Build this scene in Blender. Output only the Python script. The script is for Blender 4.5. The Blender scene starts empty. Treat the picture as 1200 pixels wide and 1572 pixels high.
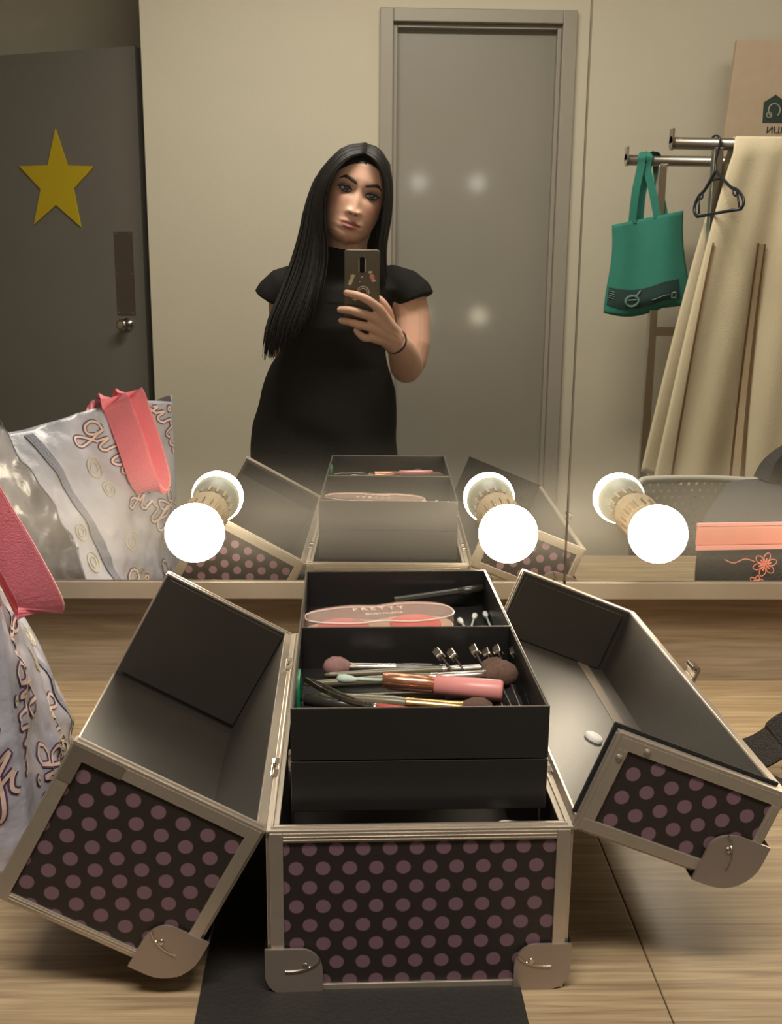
import bpy, bmesh, math, random
from mathutils import Vector, Matrix, noise
random.seed(7)
PI = math.pi
CZ = 0.86                      # height of the vanity counter above the floor
scene = bpy.context.scene
C = scene.collection

# ------------------------------------------------------------------ camera, world, lights, exposure
cam_data = bpy.data.cameras.new('camera')
cam = bpy.data.objects.new('camera', cam_data); C.objects.link(cam)
cr = Vector((0.99964925, -0.02478279, 0.0093376)); cu = Vector((-0.00350628, 0.22562883, 0.97420703)); cf = Vector((0.0262504, 0.97389807, -0.2254628))
CAM = Vector((0.0, -1.1591, 0.4877 + CZ))
m = Matrix((cr, cu, -cf)).transposed().to_4x4(); m.translation = CAM
cam.matrix_world = m
cam_data.sensor_fit = 'HORIZONTAL'; cam_data.sensor_width = 36; cam_data.lens = 1640.66 * 36 / 1200
cam_data.clip_start = 0.001; cam_data.clip_end = 50
scene.camera = cam

world = bpy.data.worlds.new('world'); scene.world = world; world.use_nodes = True
bg = world.node_tree.nodes['Background']; bg.inputs[0].default_value = (1.0, 0.9, 0.74, 1); bg.inputs[1].default_value = 0.10

def area(name, loc, sx, sy, power, col, rot=(0, 0, 0)):
    d = bpy.data.lights.new(name, 'AREA'); d.shape = 'RECTANGLE'; d.size = sx; d.size_y = sy; d.energy = power; d.color = col
    o = bpy.data.objects.new(name, d); C.objects.link(o); o.location = loc; o.rotation_euler = rot
    return o
area('ceiling_fill', (0.0, -1.15, 2.60), 1.15, 0.28, 34.0, (1.0, 0.93, 0.82))  # fill light added overhead to lift the whole room
area('rack_fill', (1.4, -1.7, 2.60), 0.6, 0.28, 2.0, (1.0, 0.95, 0.86))  # weaker added fill over the clothes rack
BULB_POWER = 40.0       # emission of the warm bulbs by the counter
TOP_POWER = 26.0        # emission of the cooler bulbs along the mirror's top

scene.view_settings.view_transform = 'Standard'; scene.view_settings.look = 'None'
scene.view_settings.gamma = 1.0; scene.view_settings.use_curve_mapping = False
scene.view_settings.exposure = 0.0
scene.cycles.caustics_reflective = False; scene.cycles.caustics_refractive = False
scene.cycles.sample_clamp_indirect = 4.0
scene.cycles.use_denoising = True
scene.cycles.max_bounces = 10; scene.cycles.transparent_max_bounces = 12

# ------------------------------------------------------------------ materials
def lin(r, g, b):
    f = lambda c: (c / 255 / 12.92) if c / 255 <= 0.04045 else ((c / 255 + 0.055) / 1.055) ** 2.4
    return (f(r), f(g), f(b), 1)
class N:
    def __init__(s, name):
        s.m = bpy.data.materials.new(name); s.m.use_nodes = True; s.t = s.m.node_tree; s.b = s.t.nodes['Principled BSDF']
        s.out = s.t.nodes['Material Output']
    def n(s, typ, **kw):
        o = s.t.nodes.new(typ)
        for k, v in kw.items(): setattr(o, k, v)
        return o
    def l(s, a, b): s.t.links.new(a, b)
    def math(s, op, a, b=None, c=None):
        o = s.n('ShaderNodeMath', operation=op)
        for i, v in enumerate((a, b, c)):
            if v is None: continue
            if isinstance(v, (int, float)): o.inputs[i].default_value = v
            else: s.l(v, o.inputs[i])
        return o.outputs[0]
    def vmath(s, op, a, b=None):
        o = s.n('ShaderNodeVectorMath', operation=op)
        for i, v in enumerate((a, b)):
            if v is None: continue
            if isinstance(v, tuple): o.inputs[i].default_value = v
            else: s.l(v, o.inputs[i])
        return o.outputs['Value'] if op == 'LENGTH' else o.outputs[0]
    def mix(s, f, a, b):
        o = s.n('ShaderNodeMix', data_type='RGBA')
        if isinstance(f, (int, float)): o.inputs[0].default_value = f
        else: s.l(f, o.inputs[0])
        for i, v in ((6, a), (7, b)):
            if isinstance(v, tuple): o.inputs[i].default_value = v
            else: s.l(v, o.inputs[i])
        return o.outputs[2]
def mat(name, col, rough=0.6, metal=0.0, spec=0.5, var=0.08, nscale=30.0, bump=0.0, bscale=200.0, stretch=None, coat=0.0, sheen=0.0, trans=0.0, alpha=1.0, emis=None, sss=0.0):
    s = N(name); b = s.b
    tc = s.n('ShaderNodeTexCoord'); vec = tc.outputs['Object']
    if stretch:
        mp = s.n('ShaderNodeMapping'); mp.inputs['Scale'].default_value = stretch; s.l(vec, mp.inputs[0]); vec = mp.outputs[0]
    nz = s.n('ShaderNodeTexNoise'); nz.inputs['Scale'].default_value = nscale; nz.inputs['Detail'].default_value = 5; s.l(vec, nz.inputs['Vector'])
    c2 = tuple(max(0, c * (1 - 2.2 * var)) for c in col[:3]) + (1,); c1 = tuple(min(1, c * (1 + 1.2 * var)) for c in col[:3]) + (1,)
    s.l(s.mix(nz.outputs[0], c2, c1), b.inputs['Base Color'])
    b.inputs['Roughness'].default_value = rough; b.inputs['Metallic'].default_value = metal
    b.inputs['Specular IOR Level'].default_value = spec; b.inputs['Coat Weight'].default_value = coat; b.inputs['Coat Roughness'].default_value = 0.09
    b.inputs['Sheen Weight'].default_value = sheen; b.inputs['Transmission Weight'].default_value = trans; b.inputs['Alpha'].default_value = alpha
    if sss:
        b.inputs['Subsurface Weight'].default_value = sss; b.inputs['Subsurface Radius'].default_value = (0.01, 0.004, 0.002)
    if emis:
        b.inputs['Emission Color'].default_value = emis[0]; b.inputs['Emission Strength'].default_value = emis[1]
    if bump:
        n2 = s.n('ShaderNodeTexNoise'); n2.inputs['Scale'].default_value = bscale; n2.inputs['Detail'].default_value = 4; s.l(vec, n2.inputs['Vector'])
        bp = s.n('ShaderNodeBump'); bp.inputs['Strength'].default_value = bump; bp.inputs['Distance'].default_value = 0.004
        s.l(n2.outputs[0], bp.inputs['Height']); s.l(bp.outputs[0], b.inputs['Normal'])
    return s.m
def wood(name, c1, c2, sc=1.0):
    s = N(name); tc = s.n('ShaderNodeTexCoord')
    mp = s.n('ShaderNodeMapping'); mp.inputs['Scale'].default_value = (1.8 * sc, 34 * sc, 34 * sc); s.l(tc.outputs['Object'], mp.inputs[0])
    n1 = s.n('ShaderNodeTexNoise'); n1.inputs['Scale'].default_value = 3.0; n1.inputs['Detail'].default_value = 8; n1.inputs['Distortion'].default_value = 1.2; s.l(mp.outputs[0], n1.inputs['Vector'])
    mp2 = s.n('ShaderNodeMapping'); mp2.inputs['Scale'].default_value = (4 * sc, 150 * sc, 150 * sc); s.l(tc.outputs['Object'], mp2.inputs[0])
    n2 = s.n('ShaderNodeTexNoise'); n2.inputs['Scale'].default_value = 3.0; n2.inputs['Detail'].default_value = 3; s.l(mp2.outputs[0], n2.inputs['Vector'])
    f = s.math('ADD', s.math('MULTIPLY', n1.outputs[0], 0.65), s.math('MULTIPLY', n2.outputs[0], 0.35))
    cr_ = s.n('ShaderNodeValToRGB'); cr_.color_ramp.elements[0].position = 0.36; cr_.color_ramp.elements[1].position = 0.62
    cr_.color_ramp.elements[0].color = c1; cr_.color_ramp.elements[1].color = c2; s.l(f, cr_.inputs[0])
    s.l(cr_.outputs[0], s.b.inputs['Base Color']); s.b.inputs['Roughness'].default_value = 0.42
    bp = s.n('ShaderNodeBump'); bp.inputs['Strength'].default_value = 0.15; bp.inputs['Distance'].default_value = 0.001; s.l(n2.outputs[0], bp.inputs['Height']); s.l(bp.outputs[0], s.b.inputs['Normal'])
    return s.m
def dots(name):
    s = N(name); uv = s.n('ShaderNodeUVMap', uv_map='panel'); P = uv.outputs[0]
    q = s.vmath('MULTIPLY', P, (1 / 0.01795, 1 / 0.0285, 0))
    d = []
    for off in ((0, 0, 0), (0.5, 0.5, 0)):
        f = s.vmath('FRACTION', s.vmath('ADD', q, tuple(o + 50 for o in off)))
        f = s.vmath('MULTIPLY', s.vmath('SUBTRACT', f, (0.5, 0.5, 0)), (0.01795, 0.0285, 0))
        d.append(s.vmath('LENGTH', f))
    dist = s.math('MINIMUM', d[0], d[1])
    mr = s.n('ShaderNodeMapRange'); mr.inputs['From Min'].default_value = 0.0047; mr.inputs['From Max'].default_value = 0.0052
    mr.inputs['To Min'].default_value = 1; mr.inputs['To Max'].default_value = 0; s.l(dist, mr.inputs[0])
    s.l(s.mix(mr.outputs[0], lin(40, 32, 29), lin(114, 87, 98)), s.b.inputs['Base Color'])
    s.b.inputs['Roughness'].default_value = 0.5
    tc = s.n('ShaderNodeTexCoord'); nz = s.n('ShaderNodeTexNoise'); nz.inputs['Scale'].default_value = 900; s.l(tc.outputs['Object'], nz.inputs['Vector'])
    bp = s.n('ShaderNodeBump'); bp.inputs['Strength'].default_value = 0.2; bp.inputs['Distance'].default_value = 0.0005; s.l(nz.outputs[0], bp.inputs['Height']); s.l(bp.outputs[0], s.b.inputs['Normal'])
    return s.m
def mirror_mat(name):
    s = N(name); t = s.t; t.nodes.remove(s.b)
    gl = s.n('ShaderNodeBsdfGlossy'); gl.inputs['Color'].default_value = (0.90, 0.91, 0.87, 1); gl.inputs['Roughness'].default_value = 0.0
    df = s.n('ShaderNodeBsdfDiffuse'); df.inputs['Color'].default_value = (0.62, 0.58, 0.50, 1)
    geo = s.n('ShaderNodeNewGeometry'); sx = s.n('ShaderNodeSeparateXYZ'); s.l(geo.outputs['Position'], sx.inputs[0])
    mp = s.n('ShaderNodeMapping'); mp.inputs['Scale'].default_value = (1.2, 1.0, 9.0); s.l(geo.outputs['Position'], mp.inputs[0])
    nz = s.n('ShaderNodeTexNoise'); nz.inputs['Scale'].default_value = 3.0; nz.inputs['Detail'].default_value = 2; s.l(mp.outputs[0], nz.inputs['Vector'])
    # pale diffuse film mixed into the mirror, strongest in a low level band
    z = s.math('SUBTRACT', sx.outputs[2], CZ + 0.212)
    g = s.math('EXPONENT', s.math('MULTIPLY', s.math('MULTIPLY', z, z), -1 / (2 * 0.030 ** 2)))
    f = s.math('MULTIPLY', g, s.math('ADD', s.math('MULTIPLY', nz.outputs[0], 0.22), 0.16))
    f = s.math('ADD', f, 0.004)
    mx = s.n('ShaderNodeMixShader'); s.l(f, mx.inputs[0]); s.l(gl.outputs[0], mx.inputs[1]); s.l(df.outputs[0], mx.inputs[2]); s.l(mx.outputs[0], s.out.inputs[0])
    return s.m
def skin_mat():
    s = N('skin'); at = s.n('ShaderNodeAttribute', attribute_name='tone')
    tc = s.n('ShaderNodeTexCoord'); nz = s.n('ShaderNodeTexNoise'); nz.inputs['Scale'].default_value = 60; s.l(tc.outputs['Object'], nz.inputs['Vector'])
    v = s.math('ADD', s.math('MULTIPLY', nz.outputs[0], 0.12), 0.94)
    s.l(s.vmath('MULTIPLY', at.outputs['Color'], s.vmath('MULTIPLY', v, (1, 1, 1))), s.b.inputs['Base Color'])
    s.b.inputs['Roughness'].default_value = 0.48; s.b.inputs['Specular IOR Level'].default_value = 0.35
    s.b.inputs['Subsurface Weight'].default_value = 0.15; s.b.inputs['Subsurface Radius'].default_value = (0.008, 0.003, 0.0015); s.b.inputs['Subsurface Scale'].default_value = 1.0
    return s.m
def perforated(name, col):
    s = N(name); uv = s.n('ShaderNodeUVMap', uv_map='panel')
    q = s.vmath('MULTIPLY', uv.outputs[0], (1 / 0.020, 1 / 0.034, 0)); d = []
    for off in ((0, 0, 0), (0.5, 0.5, 0)):
        f = s.vmath('FRACTION', s.vmath('ADD', q, tuple(o + 50 for o in off)))
        d.append(s.vmath('LENGTH', s.vmath('MULTIPLY', s.vmath('SUBTRACT', f, (0.5, 0.5, 0)), (0.020, 0.034, 0))))
    hole = s.math('GREATER_THAN', s.math('MINIMUM', d[0], d[1]), 0.0042)
    s.l(hole, s.b.inputs['Alpha']); s.b.inputs['Base Color'].default_value = col; s.b.inputs['Roughness'].default_value = 0.5
    return s.m

M = dict(
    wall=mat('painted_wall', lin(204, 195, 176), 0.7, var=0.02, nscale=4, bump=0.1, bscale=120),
    wall_shaded=mat('recess_wall_shaded', lin(176, 168, 152), 0.7, var=0.03, nscale=4),  # shade of the recess put into a darker copy of the wall colour
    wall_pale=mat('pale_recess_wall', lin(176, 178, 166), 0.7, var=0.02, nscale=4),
    ceil=mat('ceiling_paint', lin(215, 210, 198), 0.8, var=0.02),
    floor=mat('floor_vinyl', lin(120, 112, 100), 0.5, var=0.1, nscale=8),
    doorm=mat('grey_door_laminate', lin(144, 138, 128), 0.34, var=0.03, nscale=3, bump=0.05, bscale=14, coat=0.7),
    doorf=mat('grey_door_frame', lin(158, 150, 138), 0.4, var=0.02),
    door2=mat('dark_grey_door', lin(122, 117, 111), 0.38, var=0.06, nscale=3),
    dark=mat('shadow_gap', lin(50, 45, 40), 0.7),
    steel=mat('brushed_plate', lin(120, 108, 102), 0.4, 0.8, var=0.1, nscale=20, stretch=(1, 1, 20)),
    chrome=mat('chrome', lin(200, 192, 182), 0.18, 1.0, var=0.05),
    rail=mat('satin_rail', lin(190, 182, 172), 0.3, 1.0, var=0.05),
    alu=mat('aluminium_trim', lin(196, 184, 170), 0.36, 0.75, var=0.05, nscale=80, bump=0.05, bscale=300),
    cap=mat('steel_corner', lin(168, 154, 146), 0.38, 0.7, var=0.06),
    yellow=mat('yellow_foam', lin(206, 178, 22), 0.6, var=0.04),
    wood=wood('counter_oak', lin(138, 117, 90), lin(180, 158, 126)),
    wood2=wood('backsplash_oak', lin(126, 112, 94), lin(154, 139, 118)),
    trim=mat('mirror_trim', lin(150, 138, 122), 0.4, 0.35, var=0.04),
    mirror=mirror_mat('mirror_glass'),
    socket=mat('lamp_socket', lin(190, 172, 142), 0.5, var=0.06), housing=mat('bulb_housing', lin(205, 208, 192), 0.45, var=0.02),
    black=mat('black_lining', lin(50, 45, 39), 0.45, var=0.15, nscale=14, bump=0.05, bscale=500, spec=0.65),
    tray=mat('black_tray', lin(36, 34, 33), 0.36, var=0.06, nscale=10, spec=0.5),
    trayedge=mat('tray_rim', lin(120, 108, 96), 0.35, 0.4),
    dots=dots('polka_dot_fabric'), mat=mat('black_mat', lin(36, 32, 29), 0.62, var=0.12, nscale=12, bump=0.2, bscale=300),
    felt=mat('black_felt', lin(30, 28, 27), 0.9, bump=0.4, bscale=700), tape=mat('grey_tape', lin(120, 108, 98), 0.3, 0.3),
    hair=mat('black_hair', lin(17, 14, 13), 0.50, var=0.2, nscale=60, spec=0.35), dress=mat('black_dress', lin(26, 24, 22), 0.85, var=0.1, nscale=12, bump=0.3, bscale=40, spec=0.2),
    skin=skin_mat(), eyew=mat('eye_white', lin(176, 164, 154), 0.25), iris=mat('iris', lin(58, 44, 38), 0.15), pupil=mat('pupil', lin(10, 8, 8), 0.1),
    brow=mat('eyebrow', lin(62, 40, 28), 0.7), liner=mat('eyeliner', lin(24, 17, 15), 0.6), nail=mat('nail', lin(214, 172, 152), 0.25),
    phone=mat('phone_case', lin(92, 84, 70), 0.35, var=0.05, coat=0.3), screen=mat('phone_screen', lin(20, 20, 22), 0.08), lens=mat('lens_glass', lin(22, 18, 16), 0.08),
    cream=mat('cream_sticker', lin(220, 208, 168), 0.5), candy=mat('pink_sticker', lin(230, 150, 155), 0.5), band=mat('black_band', lin(30, 22, 20), 0.8),
    teal=mat('teal_bag_fabric', lin(50, 134, 118), 0.8, var=0.08, nscale=10, bump=0.4, bscale=500), teal_dark=mat('teal_print', lin(32, 62, 60), 0.75), teal_grey=mat('teal_print_grey', lin(110, 140, 132), 0.75),
    cloth=mat('cream_cloth', lin(226, 210, 178), 0.85, var=0.05, nscale=8, bump=0.3, bscale=300, sheen=0.2), piping=mat('brown_piping', lin(120, 86, 54), 0.7), tapec=mat('cream_webbing', lin(206, 182, 150), 0.8, bump=0.4, bscale=400),
    board=mat('cardboard_panel', lin(196, 172, 148), 0.75, var=0.04), green_dark=mat('dark_green_print', lin(44, 62, 52), 0.6), grey_print=mat('grey_print', lin(160, 160, 146), 0.6),
    navy=mat('navy_hanger', lin(30, 36, 44), 0.35), chairp=perforated('perforated_plastic', lin(200, 196, 182)), chairs=mat('chair_plastic', lin(198, 194, 180), 0.5),
    bag=mat('lilac_bag_plastic', lin(188, 186, 200), 0.33, var=0.14, nscale=9, bump=0.9, bscale=26, coat=0.3), bagw=mat('bag_print_cream', lin(236, 208, 196), 0.4), bagp=mat('bag_print_purple', lin(104, 74, 104), 0.4), bagseam=mat('bag_seam', lin(142, 142, 158), 0.6, bump=0.8, bscale=500),
    bagg=mat('bag_print_gold', lin(204, 194, 156), 0.4),
    pink=mat('pink_webbing', lin(246, 136, 150), 0.6, var=0.06, nscale=40, bump=0.3, bscale=700), pinke=mat('pink_edge', lin(250, 170, 165), 0.6),
    nylon=mat('black_nylon', lin(52, 52, 52), 0.6, var=0.12, nscale=8, bump=0.6, bscale=600), strap=mat('black_strap', lin(48, 44, 40), 0.75, bump=0.8, bscale=800), coral=mat('coral_band', lin(240, 150, 135), 0.5),
    olive=mat('olive_handle', lin(106, 98, 76), 0.35, coat=0.3), gold=mat('gold_ferrule', lin(214, 178, 120), 0.22, 1.0), silver=mat('silver_ferrule', lin(210, 200, 190), 0.2, 1.0), rose=mat('rose_gold', lin(222, 158, 128), 0.2, 0.9),
    pinkt=mat('pink_tube', lin(222, 146, 142), 0.35), bris=mat('brown_bristle', lin(104, 78, 66), 0.9, var=0.3, nscale=300), brisp=mat('mauve_bristle', lin(150, 112, 108), 0.9, var=0.2, nscale=300),
    white=mat('white_cotton', lin(232, 228, 222), 0.8), mint=mat('pale_applicator', lin(190, 206, 194), 0.7), darkh=mat('dark_handle', lin(52, 50, 46), 0.3, coat=0.3), green=mat('green_plastic', lin(20, 128, 84), 0.3), redp=mat('red_print', lin(190, 80, 74), 0.5),
    powder1=mat('rose_powder', lin(222, 116, 112), 0.8), powder2=mat('coral_powder', lin(234, 104, 88), 0.8), palbase=mat('palette_base', lin(226, 190, 160), 0.4),
    shoe=mat('black_shoe', lin(28, 26, 26), 0.4),
)
# clear lid of the palette: thin milky plastic
_s = N('milky_clear_lid'); _s.b.inputs['Base Color'].default_value = lin(240, 214, 200); _s.b.inputs['Roughness'].default_value = 0.18; _s.b.inputs['Alpha'].default_value = 0.30; M['clear'] = _s.m; M['brightm'] = mat('painted_chrome_shine', lin(225, 216, 202), 0.35, 0.2)  # last one: pale base colour stands in for bright reflections on the phone's chrome
_s = N('lid_lettering'); _s.b.inputs['Base Color'].default_value = lin(250, 232, 222); _s.b.inputs['Roughness'].default_value = 0.3; M['letter'] = _s.m
def bulb_mat(name, col, st):
    s = N(name); s.b.inputs['Base Color'].default_value = (0.9, 0.9, 0.88, 1); s.b.inputs['Emission Color'].default_value = col; s.b.inputs['Emission Strength'].default_value = st
    return s.m
M['glow'] = bulb_mat('warm_bulb_glow', (1.0, 0.86, 0.64, 1), BULB_POWER)
M['cool'] = bulb_mat('cool_bulb_glow', (1.0, 0.96, 0.88, 1), TOP_POWER)
M['fill_glow'] = bulb_mat('fill_panel_glow', (1.0, 0.92, 0.78, 1), 2.0)  # glow of the added fill panels

# ------------------------------------------------------------------ mesh helpers (coordinates: z = 0 on the counter top)
def BM(): return bmesh.new()
def box(bm, x0, x1, y0, y1, z0, z1, F=None):
    vs = []
    for x in (x0, x1):
        for y in (y0, y1):
            for z in (z0, z1):
                vs.append(bm.verts.new(F(x, y, z) if F else (x, y, z)))
    idx = ((0, 1, 3, 2), (4, 6, 7, 5), (0, 4, 5, 1), (2, 3, 7, 6), (0, 2, 6, 4), (1, 5, 7, 3))
    return [bm.faces.new([vs[i] for i in f]) for f in idx]
def tube(bm, pts, rad, n=10, flat=None, caps=True, up=None):
    pts = [Vector(p) for p in pts]; k = len(pts)
    if not isinstance(rad, (list, tuple)): rad = [rad] * k
    rings = []; prev = None
    for i, p in enumerate(pts):
        t = (pts[min(i + 1, k - 1)] - pts[max(i - 1, 0)]).normalized()
        if prev is None:
            a = Vector(up) if up else (Vector((0, 0, 1)) if abs(t.z) < 0.9 else Vector((1, 0, 0)))
            u = (a - t * a.dot(t)).normalized()
        else: u = (prev - t * prev.dot(t)).normalized()
        prev = u; v = t.cross(u)
        fl = flat if flat else 1.0
        rings.append([bm.verts.new(p + u * (math.cos(2 * PI * j / n) * rad[i]) + v * (math.sin(2 * PI * j / n) * rad[i] * fl)) for j in range(n)])
    for a, b in zip(rings, rings[1:]):
        for j in range(n): bm.faces.new((a[j], a[(j + 1) % n], b[(j + 1) % n], b[j]))
    if caps:
        bm.faces.new(list(reversed(rings[0]))); bm.faces.new(rings[-1])
    return rings
def lathe(bm, prof, o, axis, n=28):
    o = Vector(o); t = Vector(axis).normalized(); a = Vector((0, 0, 1)) if abs(t.z) < 0.9 else Vector((1, 0, 0))
    u = (a - t * a.dot(t)).normalized(); v = t.cross(u); rings = []
    for d, r in prof:
        if r < 1e-6: rings.append([bm.verts.new(o + t * d)])
        else: rings.append([bm.verts.new(o + t * d + u * math.cos(2 * PI * j / n) * r + v * math.sin(2 * PI * j / n) * r) for j in range(n)])
    for a, b in zip(rings, rings[1:]):
        for j in range(n):
            if len(a) == 1 and len(b) == 1: continue
            if len(a) == 1: bm.faces.new((a[0], b[(j + 1) % n], b[j]))
            elif len(b) == 1: bm.faces.new((a[j], a[(j + 1) % n], b[0]))
            else: bm.faces.new((a[j], a[(j + 1) % n], b[(j + 1) % n], b[j]))
def prism(bm, outline, w0, w1, F):
    a = [bm.verts.new(F(u, v, w0)) for u, v in outline]; b = [bm.verts.new(F(u, v, w1)) for u, v in outline]; k = len(a)
    bm.faces.new(a); bm.faces.new(list(reversed(b)))
    for i in range(k): bm.faces.new((a[i], b[i], b[(i + 1) % k], a[(i + 1) % k]))
def ribbon(bm, pts, wid, th, wdir):
    """flat strap: pts centre line, wdir width direction (vector or list)"""
    pts = [Vector(p) for p in pts]; k = len(pts); rings = []
    for i, p in enumerate(pts):
        t = (pts[min(i + 1, k - 1)] - pts[max(i - 1, 0)]).normalized()
        w = Vector(wdir[i] if isinstance(wdir, list) else wdir); w = (w - t * w.dot(t)).normalized(); nn = t.cross(w)
        rings.append([bm.verts.new(p + w * a * wid / 2 + nn * b * th / 2) for a, b in ((-1, -1), (-.9, -1.2), (.9, -1.2), (1, -1), (1, 1), (.9, 1.2), (-.9, 1.2), (-1, 1))])
    for a, b in zip(rings, rings[1:]):
        for j in range(8): bm.faces.new((a[j], a[(j + 1) % 8], b[(j + 1) % 8], b[j]))
    bm.faces.new(list(reversed(rings[0]))); bm.faces.new(rings[-1])
def cat(P, t):
    """Catmull-Rom through the points, t in 0..1"""
    k = len(P) - 1; x = min(max(t, 0), 1) * k; i = min(int(x), k - 1); f = x - i
    p0, p1, p2, p3 = (Vector(P[max(i - 1, 0)]), Vector(P[i]), Vector(P[i + 1]), Vector(P[min(i + 2, k)]))
    return 0.5 * ((2 * p1) + (p2 - p0) * f + (2 * p0 - 5 * p1 + 4 * p2 - p3) * f * f + (3 * p1 - p0 - 3 * p2 + p3) * f ** 3)
def curve(P, n): return [cat(P, i / (n - 1)) for i in range(n)]
def root_of(p):
    while p.parent: p = p.parent
    return p
def obj(name, bm, m, parent=None, smooth=False, bevel=0, local=False, mods=None, norm=True):
    """local: verts already in the root's own frame; else verts are counter coordinates (z=0 on the counter)"""
    if norm: bmesh.ops.recalc_face_normals(bm, faces=bm.faces)
    me = bpy.data.meshes.new(name); bm.to_mesh(me); bm.free()
    for mm in (m if isinstance(m, list) else [m]): me.materials.append(M[mm] if isinstance(mm, str) else mm)
    o = bpy.data.objects.new(name, me); C.objects.link(o)
    if parent:
        o.parent = parent
        if not local:
            r = root_of(parent); R = Matrix.LocRotScale(r.location, r.rotation_euler, None).inverted() @ Matrix.Translation((0, 0, CZ))
            me.transform(R)
    else:
        me.transform(Matrix.Translation((0, 0, CZ)))
        xs = [v.co for v in me.vertices]; c = Vector((sum(v.x for v in xs), sum(v.y for v in xs), 0)) / max(1, len(xs)); c.z = min(v.z for v in xs)
        me.transform(Matrix.Translation(-c)); o.location = c
    if smooth:
        for p in me.polygons: p.use_smooth = True
    if bevel:
        b = o.modifiers.new('bevel', 'BEVEL'); b.width = bevel; b.segments = 2; b.limit_method = 'ANGLE'; b.angle_limit = 0.6
    return o
def tag(o, label=None, cat_=None, group=None, kind=None):
    if label: o['label'] = label
    if cat_: o['category'] = cat_
    if group: o['group'] = group
    if kind: o['kind'] = kind
    return o
def thing(name, label, cat_, loc, rot=(0, 0, 0), group=None):
    o = bpy.data.objects.new(name, None); C.objects.link(o); o.location = (loc[0], loc[1], loc[2] + CZ); o.rotation_euler = rot; o.empty_display_size = 0.02
    return tag(o, label, cat_, group)
def struct(name, bm, m, parent=None, **k):
    o = obj(name, bm, m, parent, **k)
    if not parent: o['kind'] = 'structure'
    return o
def dup(root, loc, rot, label):
    r = root.copy(); C.objects.link(r); r.location = loc; r.rotation_euler = rot; r['label'] = label
    for ch in list(root.children):
        c = ch.copy(); C.objects.link(c); c.parent = r
        for g in ch.children:
            d = g.copy(); C.objects.link(d); d.parent = c
    return r
def text_mesh(s, size, depth=0.0002):
    cu_ = bpy.data.curves.new('t', 'FONT'); cu_.body = s; cu_.size = size; cu_.extrude = depth; cu_.align_x = 'CENTER'; cu_.resolution_u = 3
    o = bpy.data.objects.new('t', cu_); C.objects.link(o); dg = bpy.context.evaluated_depsgraph_get()
    me = bpy.data.meshes.new_from_object(o.evaluated_get(dg)); bpy.data.objects.remove(o)
    bm = BM(); bm.from_mesh(me); bpy.data.meshes.remove(me); return bm
def set_uv(bm, faces, fn):
    uv = bm.loops.layers.uv.get('panel') or bm.loops.layers.uv.new('panel')
    for f in faces:
        for l in f.loops: l[uv].uv = fn(l.vert.co)

# ------------------------------------------------------------------ room
FL = -CZ; CH = 1.78
bm = BM(); box(bm, -2.6, 2.6, -3.3, 0.3, FL - .1, FL); struct('floor', bm, 'floor')
bm = BM(); box(bm, -2.6, 2.6, -3.3, 0.3, CH, CH + .1); struct('ceiling', bm, 'ceil')
bm = BM(); box(bm, -2.6, 2.6, 0.10, 0.25, FL, CH); struct('wall_front', bm, 'wall')
bm = BM(); box(bm, 2.4, 2.5, -3.3, 0.10, FL, CH); struct('wall_right', bm, 'wall')
bm = BM(); box(bm, -2.5, -2.4, -3.3, 0.10, FL, CH); struct('wall_left', bm, 'wall')
# back wall with the opening of the closet door
bm = BM()
box(bm, -0.689, 0.060, -2.46, -2.39, FL, CH); box(bm, 0.640, 2.4, -2.46, -2.39, FL, CH); box(bm, 0.060, 0.640, -2.46, -2.39, 1.243, CH)
struct('wall_back', bm, 'wall')
bm = BM(); box(bm, -2.4, -0.6, -3.02, -2.92, FL, CH); struct('wall_recess', bm, 'wall_shaded')
bm = BM(); box(bm, -2.4, -1.335, -2.92, -2.86, 1.20, CH); struct('trim_1', bm, 'wall_pale')
bm = BM(); box(bm, -0.70, -0.60, -2.92, -2.46, FL, CH); struct('trim_2', bm, 'dark')  # jamb return; its dark colour stands for the shadow in the gap
bm = BM(); box(bm, -0.640, 0.0, -2.402, -2.385, FL, FL + .08); struct('baseboard_back', bm, 'doorf')
# closet door: frame, rebate, leaf
bm = BM()
for x0, x1 in ((0.047, 0.089), (0.612, 0.656)): box(bm, x0, x1, -2.46, -2.372, FL, 1.255)
box(bm, 0.089, 0.612, -2.46, -2.372, 1.216, 1.255)
fr = struct('door_1', bm, 'doorf', bevel=0.003)
bm = BM()
for x0, x1 in ((0.089, 0.102), (0.599, 0.612)): box(bm, x0, x1, -2.46, -2.395, FL, 1.216)
box(bm, 0.102, 0.599, -2.46, -2.395, 1.203, 1.216)
obj('door_stop', bm, 'doorf', fr, bevel=0.002)
bm = BM(); box(bm, 0.102, 0.599, -2.45, -2.425, FL + .005, 1.203); obj('door_leaf', bm, 'doorm', fr)
# open dark door with plates
P1 = Vector((-0.735, -2.47, 0)); P2 = Vector((-1.21, -2.66, 0)); E_ = (P2 - P1).normalized(); NN = Vector((-E_.y, E_.x, 0))
if NN.y < 0: NN = -NN
def D2(e, z, w): p = P1 + E_ * e + NN * w; return (p.x, p.y, z)
bm = BM(); box(bm, -0.012, 0.80, FL + .005, 1.151, -.04, 0, F=lambda e, z, w: D2(e, z, w)); d2 = struct('door_2', bm, 'door2', bevel=0.002)
bm = BM(); box(bm, 0.026, 0.095, 0.316, 0.585, 0, .0025, F=lambda e, z, w: D2(e, z, w)); pp = obj('push_plate', bm, 'steel', d2)
for e, z in ((.034, .578), (.087, .578), (.034, .45), (.087, .45), (.034, .323), (.087, .323)):
    bm = BM(); lathe(bm, [(0, .003), (.0012, .003), (.0018, 0)], D2(e, z, .0025), NN, 8); obj('screw', bm, 'chrome', pp)
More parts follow.
